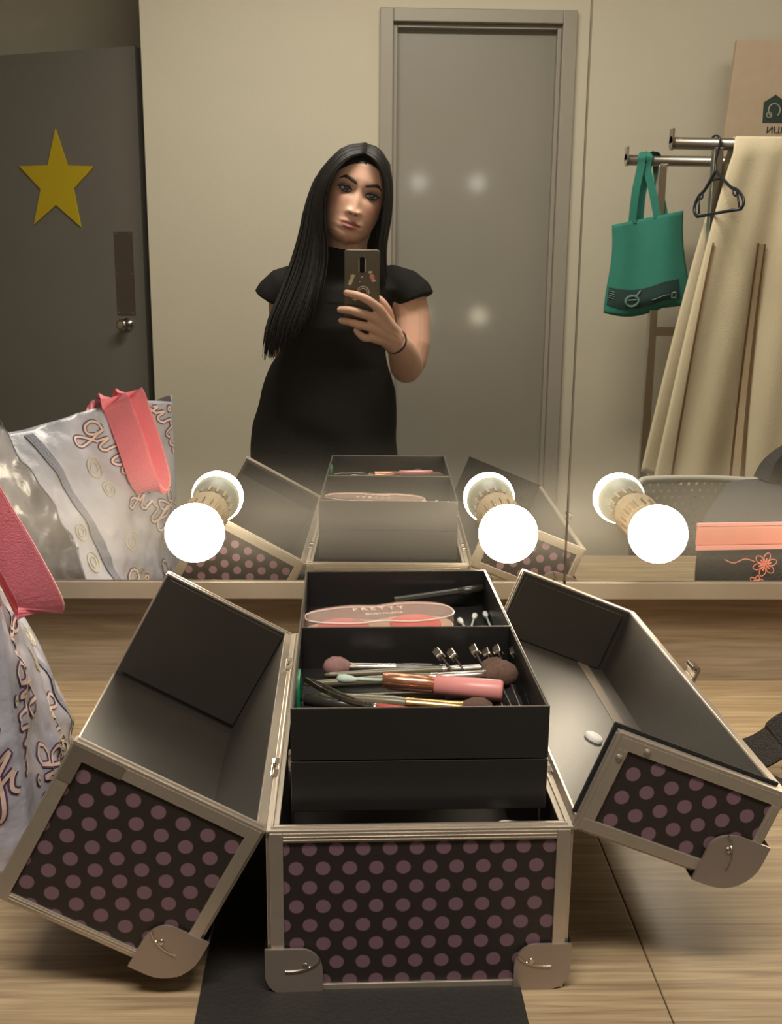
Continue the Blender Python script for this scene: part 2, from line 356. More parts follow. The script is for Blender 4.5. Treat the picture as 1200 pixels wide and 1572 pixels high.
bm = BM(); lathe(bm, [(0, .022), (.004, .022), (.006, .012), (.02, .010), (.028, .019), (.038, .019), (.042, .012), (.043, 0)], D2(.059, .284, 0), NN, 24); obj('door_knob', bm, 'chrome', d2, smooth=True)
# yellow star
bm = BM(); ol = []
tips = [(0.301, 0.913), (0.158, 0.792), (0.222, 0.601), (0.411, 0.608), (0.456, 0.799)]
inn = [(0.262, 0.797), (0.243, 0.722), (0.316, 0.672), (0.374, 0.724), (0.340, 0.799)]
for a, b in zip(tips, inn): ol += [a, b]
prism(bm, ol, 0.0005, .005, lambda e, z, w: D2(e, z, w)); tag(obj('star', bm, 'yellow'), 'yellow five-pointed star stuck on the dark grey open door', 'star decoration')

# ------------------------------------------------------------------ vanity: counter, backsplash, mirrors, bulbs
t = thing('vanity_counter', 'oak laminate counter under the mirrors with a wooden upstand', 'counter', (0, -0.3, -CZ))
bm = BM(); box(bm, -1.6, 0.2065, -0.62, 0.0484, -.035, 0); obj('worktop', bm, 'wood', t, bevel=0.0008)
bm = BM(); box(bm, 0.2073, 1.9, -0.62, 0.0484, -.035, 0); obj('worktop', bm, 'wood', t, bevel=0.0008)
bm = BM(); box(bm, -1.6, 1.9, 0.0484, 0.10, 0.0, 0.1185); obj('upstand', bm, 'wood2', t)
bm = BM(); box(bm, -1.6, -1.56, -0.58, 0.09, -CZ, -.035); box(bm, 1.86, 1.9, -0.58, 0.09, -CZ, -.035); box(bm, -1.56, 1.86, 0.04, 0.09, -CZ, -.035); obj('support_panel', bm, 'wood2', t)
SX = 0.2288
for x0, x1, lab in ((-1.5, SX - .0012, 'large frameless mirror panel showing the woman and the closet door'), (SX + .0012, 1.7, 'right mirror panel showing the clothes rack and teal bag')):
    bm = BM(); box(bm, x0, x1, 0.0, 0.004, 0.1400, 0.83)
    t = thing('wall_mirror', lab, 'mirror', ((x0 + x1) / 2, 0.02, 0.14)); obj('mirror_glass', bm, 'mirror', t)
    bm = BM(); box(bm, x0, x1, 0.0042, 0.0995, 0.1188, 0.83); obj('backing_box', bm, 'trim', t)
    bm = BM(); box(bm, x0, x1, -0.004, 0.004, 0.1188, 0.1395); obj('bottom_trim', bm, 'trim', t, bevel=0.0012)
    bm = BM(); box(bm, x0, x1, -0.004, 0.0995, 0.832, 0.99); obj('lamp_rail', bm, 'trim', t)
bm = BM(); box(bm, SX - .0010, SX + .0010, -0.0008, 0.09, 0.1400, 0.83); tag(obj('mirror_joint_strip', bm, 'chrome'), 'thin metal strip in the joint between the two mirror panels', 'trim strip')

def bulb(x, z, label, group, glow, y0=0.0, r=0.0305):
    t = thing('light_bulb', label, 'light bulb', (x, y0, z), (0, 0, 0), group)
    ax = (0, -1, 0); o = (0, 0, 0)
    bm = BM(); cy = 0.0877
    prof = [(0.066, 0.0262)] + [(cy + r * math.sin(a), r * math.cos(a)) for a in [(-0.42 + (PI / 2 + 0.42) * i / 14) for i in range(14)]] + [(cy + r, 0)]
    lathe(bm, prof[1:], o, ax, 36); obj('glass_dome', bm, glow, t, smooth=True, local=True)
    bm = BM(); zc = cy + r * math.sin(-0.42); rc = r * math.cos(-0.42)
    lathe(bm, [(zc + .001, rc * .97), (zc, rc * 1.0), (zc - .012, rc * .90), (zc - .024, rc * .70), (0.044, 0.0145), (0.040, 0.0135)], o, ax, 36); obj('housing', bm, 'housing', t, smooth=True, local=True)
    bm = BM(); pr = [(0.043, 0.012), (0.043, 0.0205)]
    for k in range(5): pr += [(0.041 - k * .005, 0.021), (0.039 - k * .005, 0.0195)]
    pr += [(0.014, 0.022), (0.004, 0.024), (0.0, 0.0245)]
    lathe(bm, pr, o, ax, 28)
    for k in range(16):
        a = 2 * PI * k / 16; c, s_ = math.cos(a), math.sin(a)
        box(bm, -.0012, .0012, 0.020, 0.0235, 0.016, 0.042, F=lambda u, v, w: (c * u - s_ * v, -w, s_ * u + c * v))
    obj('socket', bm, 'socket', t, local=True)
    return t
B1 = bulb(-0.1728, 0.2171, 'lit round bulb on the mirror left of the case, beside the pink-strapped bag', 'lit bulbs along the mirror foot', 'glow')
for x, lab in ((0.1506, 'lit round bulb on the mirror between the raised trays and the right lid'), (0.3069, 'lit round bulb on the mirror, rightmost of the three'), (-0.62, 'lit round bulb on the mirror above the lilac bag, beyond the left edge'), (0.63, 'lit round bulb on the mirror above the black sports bag')):
    dup(B1, (x, 0, 0.2171 + CZ), (0, 0, 0), lab)
T1 = bulb(-0.33, 0.915, 'round bulb on the top lamp rail, above the lilac bag', 'bulbs on the rail above the mirror', 'cool', y0=-.004)
for x, lab in ((-0.02, 'round bulb on the top lamp rail, straight above the dotted case'), (0.29, 'round bulb on the top lamp rail, right of the mirror joint'), (0.60, 'round bulb on the top lamp rail, above the black sports bag'), (-0.64, 'round bulb on the top lamp rail, leftmost of the row')):
    dup(T1, (x, -.004, 0.915 + CZ), (0, 0, 0), lab)
for (x, y, sx, sy, lab) in ((0.0, -1.15, .60, .16, 'long added fill light panel above the woman'), (1.4, -1.7, .32, .16, 'short added fill light panel above the clothes rack')):  # panels added on the ceiling to go with the fill lights
    t = thing('ceiling_fill_panel', lab, 'ceiling light', (x, y, CH - .001))
    bm = BM(); box(bm, x - sx - .02, x + sx + .02, y - sy - .02, y + sy + .02, CH - .02, CH - .001); obj('frame', bm, 'ceil', t)
    bm = BM(); box(bm, x - sx, x + sx, y - sy, y + sy, CH - .028, CH - .0201); obj('diffuser', bm, 'fill_glow', t)
# ------------------------------------------------------------------ counter mat
bm = BM(); prism(bm, [(-0.108, -0.62), (0.111, -0.62), (0.110, -0.505), (0.100, -0.12), (-0.105, -0.14), (-0.112, -0.42)], 0.0004, 0.0026, lambda u, v, w: (u, v, w))
tag(obj('table_mat', bm, 'mat', bevel=0.001), 'black rectangular mat lying on the counter under the dotted case', 'mat')

# ------------------------------------------------------------------ dotted make-up case
XC, YF, W, L, H, PH = 0.0392, -0.5136, 0.2011, 0.3840, 0.1207, 0.0216
case = thing('makeup_case', 'open black make-up case with pink polka dots and aluminium edges', 'makeup case', (XC, YF, 0.0026), (0, 0, PH))
hw = W / 2; ZB = 0.0
I3 = lambda x, y, z: (x, y, z - 0.0026)
bm = BM()
box(bm, -hw, hw, 0, .006, 0, H, I3); box(bm, -hw, hw, L - .006, L, 0, H, I3); box(bm, -hw, -hw + .006, .006, L - .006, 0, H, I3); box(bm, hw - .006, hw, .006, L - .006, 0, H, I3)
box(bm, -hw + .006, hw - .006, .006, L - .006, .004, .010, I3); obj('body', bm, 'black', case, local=True)
def panel(name, u0, u1, v0, v1, F, parent, th=.0008, lab=None, phase=(0, 0)):
    """dotted skin board lying on a plane F(u, v, w)"""
    bm = BM(); uvl = bm.loops.layers.uv.new('panel'); V = {}
    for i, (u, v) in enumerate(((u0, v0), (u1, v0), (u1, v1), (u0, v1))):
        V[i] = (bm.verts.new(F(u, v, 0)), bm.verts.new(F(u, v, th)), (u - phase[0], v - phase[1]))
    for k in (0, 1):
        f = bm.faces.new([V[i][k] for i in range(4)])
        for lp, i in zip(f.loops, range(4)): lp[uvl].uv = V[i][2]
    for i in range(4):
        j = (i + 1) % 4; f = bm.faces.new((V[i][0], V[j][0], V[j][1], V[i][1]))
        for lp, q in zip(f.loops, (i, j, j, i)): lp[uvl].uv = V[q][2]
    return obj(name, bm, 'dots', parent, local=True)
FF = lambda u, v, w: (-hw + u, -w, v - .0026); FB = lambda u, v, w: (hw - u, L + w, v - .0026)
FLs = lambda u, v, w: (-hw - w, L - u, v - .0026); FRs = lambda u, v, w: (hw + w, u, v - .0026)
DP = (0.0087 + .0088, 0.1085 - .0145)
panel('dotted_panel', .006, W - .006, .005, H - .006, FF, case, phase=DP); panel('dotted_panel', .006, W - .006, .005, H - .006, FB, case, phase=DP)
panel('dotted_panel', .006, L - .006, .005, H - .006, FLs, case, phase=DP); panel('dotted_panel', .006, L - .006, .005, H - .006, FRs, case, phase=DP)
bm = BM()
def frame_bars(bm, F, w, h, bw=.0090, top=.0068, bot=.0065, th=.0024):
    box(bm, 0, bw, 0, h, -.001, th, F); box(bm, w - bw, w, 0, h, -.001, th, F)
    box(bm, bw, w - bw, h - top, h, -.001, th, F); box(bm, bw, w - bw, 0, bot, -.001, th, F)
    for k in (.4, .75):   # fine grooves of the extrusion
        box(bm, bw, w - bw, h - top * k - .0004, h - top * k + .0004, th - .0002, th + .0005, F)
frame_bars(bm, FF, W, H); frame_bars(bm, FB, W, H); frame_bars(bm, FLs, L, H); frame_bars(bm, FRs, L, H)
obj('edge_frame', bm, 'alu', case, local=True, bevel=0.0006)
bm = BM()   # rim profile around the open top
for (x0, x1, y0, y1) in ((-hw - .002, hw + .002, -.002, .0065), (-hw - .002, hw + .002, L - .0065, L + .002), (-hw - .002, -hw + .0065, .0065, L - .0065), (hw - .0065, hw + .002, .0065, L - .0065)):
    box(bm, x0, x1, y0, y1, H, H + .002, I3)
for (x0, x1, y0, y1) in ((-hw + .001, hw - .001, .001, .0028), (-hw + .001, hw - .001, L - .0028, L - .001), (-hw + .001, -hw + .0028, .0028, L - .0028), (hw - .0028, hw - .001, .0028, L - .0028)):
    box(bm, x0, x1, y0, y1, H + .002, H + .0034, I3)
obj('rim', bm, 'alu', case, local=True, bevel=0.0004)

def corner_cap(G, parent, s=.035, h=.031, r=.016, out=.0042, wrap=.034):
    """pressed steel corner; G(u, v, w): u along the bottom inward, v up, w outward from the front face; -w runs along the long edge"""
    bm = BM(); ol = []
    for i in range(9):                                   # bulging outer corner
        a = PI + (PI / 2) * i / 8; ol.append((-out + r + r * math.cos(a), -out + r + r * math.sin(a)))
    ol += [(s, -out), (s, h * .45)]
    for i in range(1, 8):
        a = (PI / 2) * i / 8; ol.append((s - (s * .42) * (1 - math.cos(a)), h * .45 + (h * .55) * math.sin(a)))
    ol += [(s * .58, h), (-out, h)]
    prism(bm, ol, .0024, .0044, G)
    arc = [(-out, h)] + ol[:9] + [(s, -out)]             # wrap around the long edge
    for (a, b) in zip(arc, arc[1:]):
        vs = [bm.verts.new(G(*p)) for p in ((a[0], a[1], .0044), (b[0], b[1], .0044), (b[0], b[1], -wrap), (a[0], a[1], -wrap))]
        bm.faces.new(vs)
    bmesh.ops.remove_doubles(bm, verts=bm.verts, dist=1e-5)
    o = obj('corner_cap', bm, 'cap', parent, local=True, bevel=0.0006)
    b2 = BM()                                            # raised crescent and rivet
    pts = [(s * .62 * math.cos(a) + s * .36 - .001, h * 1.0 - h * .78 * math.sin(a)) for a in [PI / 2 - .25 + 0 - 1.15 * i / 10 for i in range(11)]]
    pts = [G(s * .36 + (s * .62) * math.sin(.05 + 1.35 * i / 10 - .2), h - (h * .80) * math.cos(.05 + 1.35 * i / 10 - .2) * .55 - h * .1, .0046) for i in range(11)]
    tube(b2, pts, .0008, 6)
    c0 = Vector(G(s * .66, h * .60, .0044)); c1 = Vector(G(s * .66, h * .60, .0054)); lathe(b2, [(0, .0022), (.0008, .0019), (.0011, 0)], c0, c1 - c0, 12)
    if parent is case: obj('rivet', b2, 'silver', o, local=True)
    else: obj('rivet', b2, 'silver', parent, local=True)
    return o
corner_cap(lambda u, v, w: (-hw + u, -w, v - .0026 + .0042), case); corner_cap(lambda u, v, w: (hw - u, -w, v - .0026 + .0042), case)
corner_cap(lambda u, v, w: (-hw + u, L + w, v - .0026 + .0042), case); corner_cap(lambda u, v, w: (hw - u, L + w, v - .0026 + .0042), case)

# lids
Hl = 0.1223
def make_lid(side, T, w):
    c, s = math.cos(T), math.sin(T); g = .0045
    def P(a, b, y):
        if side < 0: return (-hw - g + a * c - b * s, y, H + .001 + a * s + b * c - .0026)
        return (hw + g - a * c + b * s, y, H + .001 + a * s + b * c - .0026)
    F = lambda a, b, y: P(a, b, y)
    bm = BM()
    box(bm, 0, .005, 0, Hl, 0, L, F); box(bm, .005, w, Hl - .005, Hl, 0, L, F)
    box(bm, .005, w, 0, Hl - .005, 0, .005, F); box(bm, .005, w, 0, Hl - .005, L - .005, L, F)
    lid = obj('lid', bm, 'black', case, local=True)
    E0 = lambda u, v, q: P(u, v, -q); E1 = lambda u, v, q: P(w - u, v, L + q); ES = lambda u, v, q: P(-q, v, u); ET = lambda u, v, q: P(v, Hl + q, u)
    ph = (0.0035, 0.0048)
    panel('dotted_panel', .005, w - .005, .005, Hl - .005, lambda u, v, q: P(v, u, -q) if False else E0(u, v, q), lid, phase=ph)
    panel('dotted_panel', .005, w - .005, .005, Hl - .005, E1, lid, phase=ph)
    panel('dotted_panel', .005, L - .005, .005, Hl - .005, ES, lid, phase=ph); panel('dotted_panel', .005, L - .005, .005, w - .005, ET, lid, phase=ph)
    bm = BM()
    for (EE, ww) in ((E0, w), (E1, w)): frame_bars(bm, EE, ww, Hl, .0085, .0062, .0085)
    for (EE, hh) in ((ES, Hl), (ET, w)):
        box(bm, 0, L, 0, .0085, -.001, .0022, EE); box(bm, 0, L, hh - .0085, hh, -.001, .0022, EE); box(bm, 0, .008, .0085, hh - .0085, -.001, .0022, EE); box(bm, L - .008, L, .0085, hh - .0085, -.001, .0022, EE)
    obj('edge_frame', bm, 'alu', lid, local=True, bevel=0.0006)
    bm = BM()   # bright rim along the open edges
    for y0, y1 in ((-.0022, .0052), (L - .0052, L + .0022)):
        box(bm, -.002, w + .002, -.0022, 0, y0, y1, F); box(bm, w, w + .0022, 0, Hl + .002, y0, y1, F)
    box(bm, -.002, .0052, -.0022, 0, .0052, L - .0052, F); box(bm, w, w + .0022, Hl - .0052, Hl + .002, .0052, L - .0052, F)
    for y0 in (.0008, L - .0026):
        box(bm, 0, w, -.0034, -.0022, y0, y0 + .0018, F)
    obj('rim', bm, 'alu', lid, local=True, bevel=0.0004)
    bm = BM()   # thin liner board that laps past the front rim
    ex = .0045 if side > 0 else .0012
    box(bm, .006, w + (ex if side > 0 else -.004), -ex if side > 0 else .004, Hl * (.97 if side > 0 else .20), .0065, .0085, F)
    obj('liner_board', bm, 'felt', lid, local=True)
    bm = BM(); box(bm, .006, w - .004, .002, Hl * .9, L - .0085, L - .0065, F)
    obj('liner_board', bm, 'black', lid, local=True)
    corner_cap(lambda u, v, q: P(u, Hl - v, -q), lid, s=.034, h=.034, r=.027, out=.0065)
    corner_cap(lambda u, v, q: P(u, Hl - v, L + q), lid, s=.034, h=.034, r=.027, out=.0065)
    return lid, P
lidL, PL = make_lid(-1, 2.640, 0.1348)
lidR, PR = make_lid(1, 1.951, 0.0710)
# grey tape on the left lid's frame, rivets on the right lid's frame
bm = BM(); box(bm, .1348 - .036, .1350, -.0001, .0088, -.0030, -.0024, PL); box(bm, .1348 - .0092, .1352, .0088, .026, -.0030, -.0024, PL); obj('tape_strip', bm, 'tape', lidL, local=True)
for a, b in ((.0665, .0045 + .016), (.0710 - .0145, .0045)):
    bm = BM(); c0 = Vector(PR(a, b, -.0024)); c1 = Vector(PR(a, b, -.006)); lathe(bm, [(0, .0026), (.0008, .0024), (.0015, .0012), (.0017, 0)], c0, c1 - c0, 12); obj('rivet', bm, 'cap', lidR, local=True)
# latch at the middle of the right lid's long edge, and its keeper on the left lid
bm = BM(); F = lambda a, b, y: PR(a, b, y)
box(bm, .052, .0725, Hl + .002, Hl + .005, L / 2 + .012, L / 2 + .040, F); box(bm, .060, .082, Hl + .005, Hl + .0085, L / 2 + .016, L / 2 + .036, F); box(bm, .079, .083, Hl + .001, Hl + .009, L / 2 + .018, L / 2 + .034, F)
tube(bm, [PR(.066, Hl + .009, L / 2 + .014), PR(.066, Hl + .009, L / 2 + .038)], .0022, 8)
obj('latch', bm, 'chrome', lidR, local=True, bevel=0.0006)
bm = BM(); box(bm, .116, .1348, Hl + .002, Hl + .005, L / 2 + .014, L / 2 + .038, PL); obj('latch_keeper', bm, 'chrome', lidL, local=True, bevel=0.0006)
# seam tape inside the right lid
bm = BM(); box(bm, .005, .0055, .088, .100, .006, L - .006, PR); obj('seam_tape', bm, mat('lining_seam', lin(96, 84, 72), 0.5), lidR, local=True)
# hinges
for sgn in (-1, 1):
    for y in (.075, .285):
        bm = BM(); x = sgn * (hw + .0032)
        for k in range(3): lathe(bm, [(0, 0), (0, .0028), (.0085, .0028), (.0085, 0)], (x, y + k * .0095, H + .0005 - .0026), (0, 1, 0), 12)
        for k in range(2):
            xx = x - sgn * .001
            box(bm, min(xx, xx - sgn * .004), max(xx, xx - sgn * .004), y + k * .019, y + k * .019 + .0085, H - .0026 + .001, H + .0012, None)
        o = obj('hinge', bm, 'chrome', case, local=True, bevel=0.0003)
# cantilevered trays
ZT = 0.1968; X0, X1, Y0, YM, Y1 = -0.0869, 0.0887, 0.0258, 0.190, 0.3568
def tray(name, z0, z1, div=True):
    bm = BM(); t_ = .0022
    box(bm, X0, X1, Y0, Y0 + t_, z0, z1, I3); box(bm, X0, X1, Y1 - t_, Y1, z0, z1, I3); box(bm, X0, X0 + t_, Y0 + t_, Y1 - t_, z0, z1, I3); box(bm, X1 - t_, X1, Y0 + t_, Y1 - t_, z0, z1, I3)
    box(bm, X0 + t_, X1 - t_, Y0 + t_, Y1 - t_, z0, z0 + t_, I3)
    o = obj('tray', bm, 'tray', case, local=True, bevel=0.0004)
    if div:
        bm = BM(); box(bm, X0 + t_, X1 - t_, YM, YM + t_, z0 + t_, z1, I3); obj('divider', bm, 'tray', o, local=True, bevel=0.0004)
        bm = BM(); e = .0009
        for (x0, x1, y0, y1) in ((X0, X1, Y0, Y0 + e), (X0, X1, Y1 - e, Y1), (X0, X0 + e, Y0 + e, Y1 - e), (X1 - e, X1, Y0 + e, Y1 - e), (X0 + e, X1 - e, YM, YM + e)): box(bm, x0, x1, y0, y1, z1, z1 + .0005, I3)
        obj('tray_rim', bm, 'trayedge', o, local=True)
    return o
tray('tray', ZT - .0375, ZT); tray('tray', ZT - .0375 - .038, ZT - .0385, False)
bm = BM()
for sgn in (-1, 1):
    x = (X0 - .003) if sgn < 0 else (X1 + .0015)
    for y in (.05, .30):
        bm = BM(); box(bm, x, x + .0015, y, y + .009, .085, ZT - .045, I3); obj('support_arm', bm, 'chrome', case, local=True)

# ------------------------------------------------------------------ things in the case
ZF = ZT - .0375 + .0024     # tray floor
def peanut(s=1.0, n=56):
    out = []
    for i in range(n):
        a = 2 * PI * i / n; x = math.cos(a) * .0675; y = math.sin(a); hh = .0265 + .0035 * (x / .0675) - .0065 * math.exp(-(x / .017) ** 2)
        out.append((x * s, math.copysign(abs(y) ** .72, y) * hh * s))
    return out
PA = 0.17; PX, PY = 0.0155, -0.2445
def PF(u, v, w): return (PX + u * math.cos(PA) - v * math.sin(PA), PY + u * math.sin(PA) + v * math.cos(PA), ZF + w)
pal = thing('blush_palette', 'peanut-shaped pink blush palette with a clear lid in the rear tray', 'makeup palette', (PX, PY, ZF))
bm = BM(); prism(bm, peanut(), 0, .009, PF); obj('base', bm, 'palbase', pal, bevel=0.001)
for cx, mt in ((-.033, 'powder1'), (.033, 'powder2')):
    bm = BM(); lathe(bm, [(0, .0235), (.0015, .0232), (.0019, 0)], PF(cx, 0, .009), (0, 0, 1), 32); obj('powder_pan', bm, mt, pal, smooth=False)
bm = BM(); ol = peanut(1.0); ol2 = peanut(.955)
a = [bm.verts.new(PF(u, v, .0092)) for u, v in ol]; b = [bm.verts.new(PF(u, v, .020)) for u, v in ol]; c_ = [bm.verts.new(PF(u, v, .0228)) for u, v in ol2]
k = len(ol)
for i in range(k):
    j = (i + 1) % k; bm.faces.new((a[i], a[j], b[j], b[i])); bm.faces.new((b[i], b[j], c_[j], c_[i]))
bm.faces.new(c_); lid_ = obj('clear_lid', bm, 'clear', pal)
bm = BM(); tube(bm, [PF(u, v, .0205) for u, v in ol] + [PF(*ol[0], .0205)], .0007, 6, caps=False); obj('lid_rim', bm, 'letter', lid_)
bm = text_mesh('P R E T T Y', .0098); bmesh.ops.transform(bm, matrix=Matrix.Translation((PX - .001, PY + .004, ZF + .0231)) @ Matrix.Rotation(PA, 4, 'Z'), verts=bm.verts); obj('lettering', bm, 'letter', lid_, norm=False)
bm = text_mesh('BY ALL THAT LIGHT', .0045) if False else text_mesh('BLUSH PALETTE', .0048); bmesh.ops.transform(bm, matrix=Matrix.Translation((PX + .004, PY - .008, ZF + .0231)) @ Matrix.Rotation(PA, 4, 'Z'), verts=bm.verts); obj('lettering', bm, 'letter', lid_, norm=False)

def swab(p0, p1, label):
    p0, p1 = Vector(p0), Vector(p1); d = (p1 - p0); n_ = d.normalized(); Lg = d.length
    t = thing('cotton_swab', label, 'cotton swab', p0, group='cotton swabs in the rear tray')
    bm = BM(); tube(bm, [p0, p1], .0011, 8); obj('stick', bm, 'mint', t, smooth=True)
    for q, dd in ((p0, n_), (p1, -n_)):
        bm = BM(); lathe(bm, [(-.003, 0), (-.0022, .0016), (0, .0025), (.004, .0027), (.008, .0018), (.010, .0012)], q, dd, 12); obj('cotton_tip', bm, 'white', t, smooth=True)
swab((0.1055, -0.2050, ZF + .006), (0.086, -0.3000, ZF + .003), 'cotton swab leaning right across another beside the palette')
swab((0.0905, -0.2130, ZF + .004), (0.103, -0.2990, ZF + .003), 'cotton swab crossed under its neighbour, nearest the palette')
swab((0.1155, -0.2000, ZF + .006), (0.119, -0.2950, ZF + .003), 'upright-looking cotton swab, left of the pair at the tray edge')
swab((0.1220, -0.1960, ZF + .007), (0.1250, -0.2900, ZF + .003), 'cotton swab nearest the right wall of the rear tray')
t = thing('eye_pencil', 'black eye pencil lying behind the pink palette', 'pencil', (0.08, -0.18, ZF))
bm = BM(); tube(bm, [(0.030, -0.186, ZF + .014), (0.092, -0.170, ZF + .018)], .0036, 8); obj('barrel', bm, 'darkh', t); bm = BM(); tube(bm, [(0.092, -0.170, ZF + .018), (0.117, -0.1635, ZF + .0195)], .0042, 12); obj('cap', bm, 'darkh', t, smooth=True)

def brush(p0, p1, hr, fm, hm, bm_, label, fer=.22, bl=.020, br=.007, flat=1.0, group='makeup brushes in the front tray'):
    """p0 end of handle, p1 end of ferrule"""
    p0, p1 = Vector(p0), Vector(p1); d = p1 - p0; n_ = d.normalized(); Lg = d.length; hl = Lg * (1 - fer)
    t = thing('makeup_brush', label, 'makeup brush', p0, group=group)
    bm = BM(); lathe(bm, [(0, 0), (.001, hr * .35), (.006, hr * .55), (hl * .5, hr * .85), (hl * .85, hr), (hl, hr * .85)], p0, n_, 14); obj('handle', bm, hm, t, smooth=True)
    bm = BM(); f0 = hl; pr = [(f0, hr * .9), (f0 + .002, hr * .98), (f0 + .003, hr * .88), (f0 + .005, hr * .98), (f0 + .006, hr * .9), (Lg - .004, hr * .95), (Lg, br * .62)]
    lathe(bm, pr, p0, n_, 16); obj('ferrule', bm, fm, t, smooth=True)
    bm = BM(); lathe(bm, [(-.001, br * .6), (bl * .25, br * .95), (bl * .6, br), (bl * .88, br * .62), (bl, 0)], p1, n_, 16); obj('bristles', bm, bm_, t, smooth=True)
Z = ZF
brush((0.117, -0.3450, Z + .007), (-0.012, -0.3540, Z + .012), .0042, 'silver', 'darkh', 'brisp', 'fluffy mauve brush pointing left with a dark handle, farthest back in the front tray', .30, .020, .0088)
brush((-0.030, -0.3730, Z + .013), (0.096, -0.3610, Z + .014), .0036, 'silver', 'olive', 'bris', 'olive-handled brush pointing right, second from the back', .26, .020, .0085)
brush((-0.045, -0.3840, Z + .010), (0.096, -0.3860, Z + .018), .0046, 'silver', 'olive', 'bris', 'olive brush with a long silver ferrule and rounded brown tip', .31, .025, .0110)
brush((-0.045, -0.3990, Z + .004), (0.090, -0.3960, Z + .006), .0042, 'silver', 'olive', 'bris', 'olive-handled brush lying lowest under the pink tube', .2, .018, .0070)
brush((-0.036, -0.4120, Z + .012), (0.074, -0.4400, Z + .014), .0052, 'gold', 'olive', 'bris', 'thick olive brush with a gold ferrule at the front of the tray', .38, .022, .0090)
t = thing('lip_gloss_tube', 'pink and rose-gold tube with a pale applicator wand pulled out to the left', 'lip gloss', (0.04, -0.405, Z))
q0, q1 = Vector((0.016, -0.4010, Z + .020)), Vector((0.054, -0.4080, Z + .019)); q2 = Vector((0.1045, -0.4170, Z + .018)); dn = (q2 - q0).normalized()
bm = BM(); lathe(bm, [(0, 0), (0, .0062), (.001, .0068), ((q1 - q0).length - .001, .0068), ((q1 - q0).length, .006)], q0, dn, 24); obj('cap', bm, 'rose', t, smooth=True, bevel=0)
bm = BM(); ll = (q2 - q1).length; lathe(bm, [(0, .006), (.0008, .0078), (ll - .002, .0082), (ll, .007), (ll, 0)], q1, dn, 24); obj('barrel', bm, 'pinkt', t, smooth=True)
w0 = Vector((-0.017, -0.3960, Z + .0195)); bm = BM(); tube(bm, [w0, q0 + dn * .002], .0014, 10); obj('wand', bm, 'mint', t, smooth=True)
bm = BM(); lathe(bm, [(-.003, 0), (-.001, .0030), (.004, .0036), (.009, .0028), (.013, .0016)], w0, dn, 14); obj('applicator', bm, 'mint', t, smooth=True)
t = thing('tweezers', 'silver slanted tweezers at the left front of the tray', 'tweezers', (-.03, -.42, Z))
for s_ in (-1, 1):
    bm = BM(); ribbon(bm, curve([(-0.043, -0.402 + s_ * .001, Z + .021), (-.030, -.415 + s_ * .004, Z + .020), (-.015, -.428 + s_ * .003, Z + .018), (0.002, -0.439 + s_ * .0005, Z + .017)], 10), .0034, .001, (0.3, .3, .9)); obj('arm', bm, 'silver', t)
t = thing('lip_pencil', 'black cosmetic pencil with red lettering at the front left of the tray', 'pencil', (-.01, -.44, Z))
bm = BM(); tube(bm, [(-0.042, -0.420, Z + .012), (0.008, -0.437, Z + .013)], .0042, 12); obj('barrel', bm, 'darkh', t, smooth=True)
bm = BM(); tube(bm, [(0.008, -0.437, Z + .013), (0.011, -.438, Z + .013)], .0044, 12); obj('ring', bm, 'silver', t, smooth=True)
bm = BM(); tube(bm, [(0.011, -0.438, Z + .013), (0.034, -.4455, Z + .013)], .0042, 12); obj('barrel_end', bm, 'redp', t, smooth=True)
bm = BM(); tube(bm, curve([(-0.0475, -0.398, Z + .002), (-0.0478, -.402, Z + .026), (-0.0478, -.416, Z + .030), (-0.0475, -.432, Z + .027), (-0.0468, -.435, Z + .002)], 16), .0022, 8); tag(obj('hair_clip', bm, 'green', smooth=True), 'small green plastic loop standing against the left wall of the front tray', 'hair clip')
for i, (x, z) in enumerate(((.063, .020), (.074, .019), (.0915, .022), (.1015, .019), (.110, .021), (.1235, .020))):
    t = thing('thin_brush', ('thin dark brush with a square silver collar, %s' % ('leftmost of the six fanned ones', 'second from the left of the fan', 'tallest collar in the middle of the fan', 'fourth along the fan of collars', 'fifth along the fan of collars', 'nearest the right tray wall')[i]), 'makeup brush', (x, -.35, Z), group='fan of thin brushes')
    a0 = Vector((x, -0.352 + .001 * i, Z + z)); a1 = Vector((.097 + .0055 * i, -0.449, Z + .004)); d_ = (a0 - a1).normalized()
    bm = BM(); tube(bm, [a1, a0], .0009, 6); obj('handle', bm, 'steel', t, smooth=True)
    bm = BM(); tube(bm, [a0 - d_ * .001, a0, a0 + d_ * .009, a0 + d_ * .010], [.0036, .0047, .0047, .0036], 4, up=(1, 1, 0)); obj('collar', bm, 'silver', t, bevel=0.0007)
    bm = BM(); tube(bm, [a0 + d_ * .0095, a0 + d_ * .014], [.0026, .001], 8); obj('bristles', bm, 'darkh', t, smooth=True)
t = thing('eyelash_curler', 'curved chrome lash curler tucked between the trays and the case front', 'eyelash curler', (.09, -.5, .08))
bm = BM(); tube(bm, curve([(0.076, -0.5005, .100), (0.085, -.4985, .110), (0.096, -.4975, .1165), (0.110, -.4975, .116)], 14), [.0012 + .0016 * math.sin(PI * i / 13) for i in range(14)], 8); obj('upper_bar', bm, 'silver', t, smooth=True)
bm = BM(); tube(bm, curve([(0.077, -0.5010, .010), (0.079, -.5000, .05), (0.078, -.4995, .100)], 8), .0016, 8); obj('handle', bm, 'silver', t, smooth=True)
bm = BM()
def PRw(a, b, y):
    v = Vector(PR(a, b, y)); c, s = math.cos(PH), math.sin(PH); return Vector((XC + v.x * c - v.y * s, YF + v.x * s + v.y * c, v.z + .0026))
lathe(bm, [(0, .0075), (.003, .0078), (.0042, .006), (.0046, 0)], PRw(.0051, .052, .165), PRw(.02, .052, .165) - PRw(.0051, .052, .165), 20)
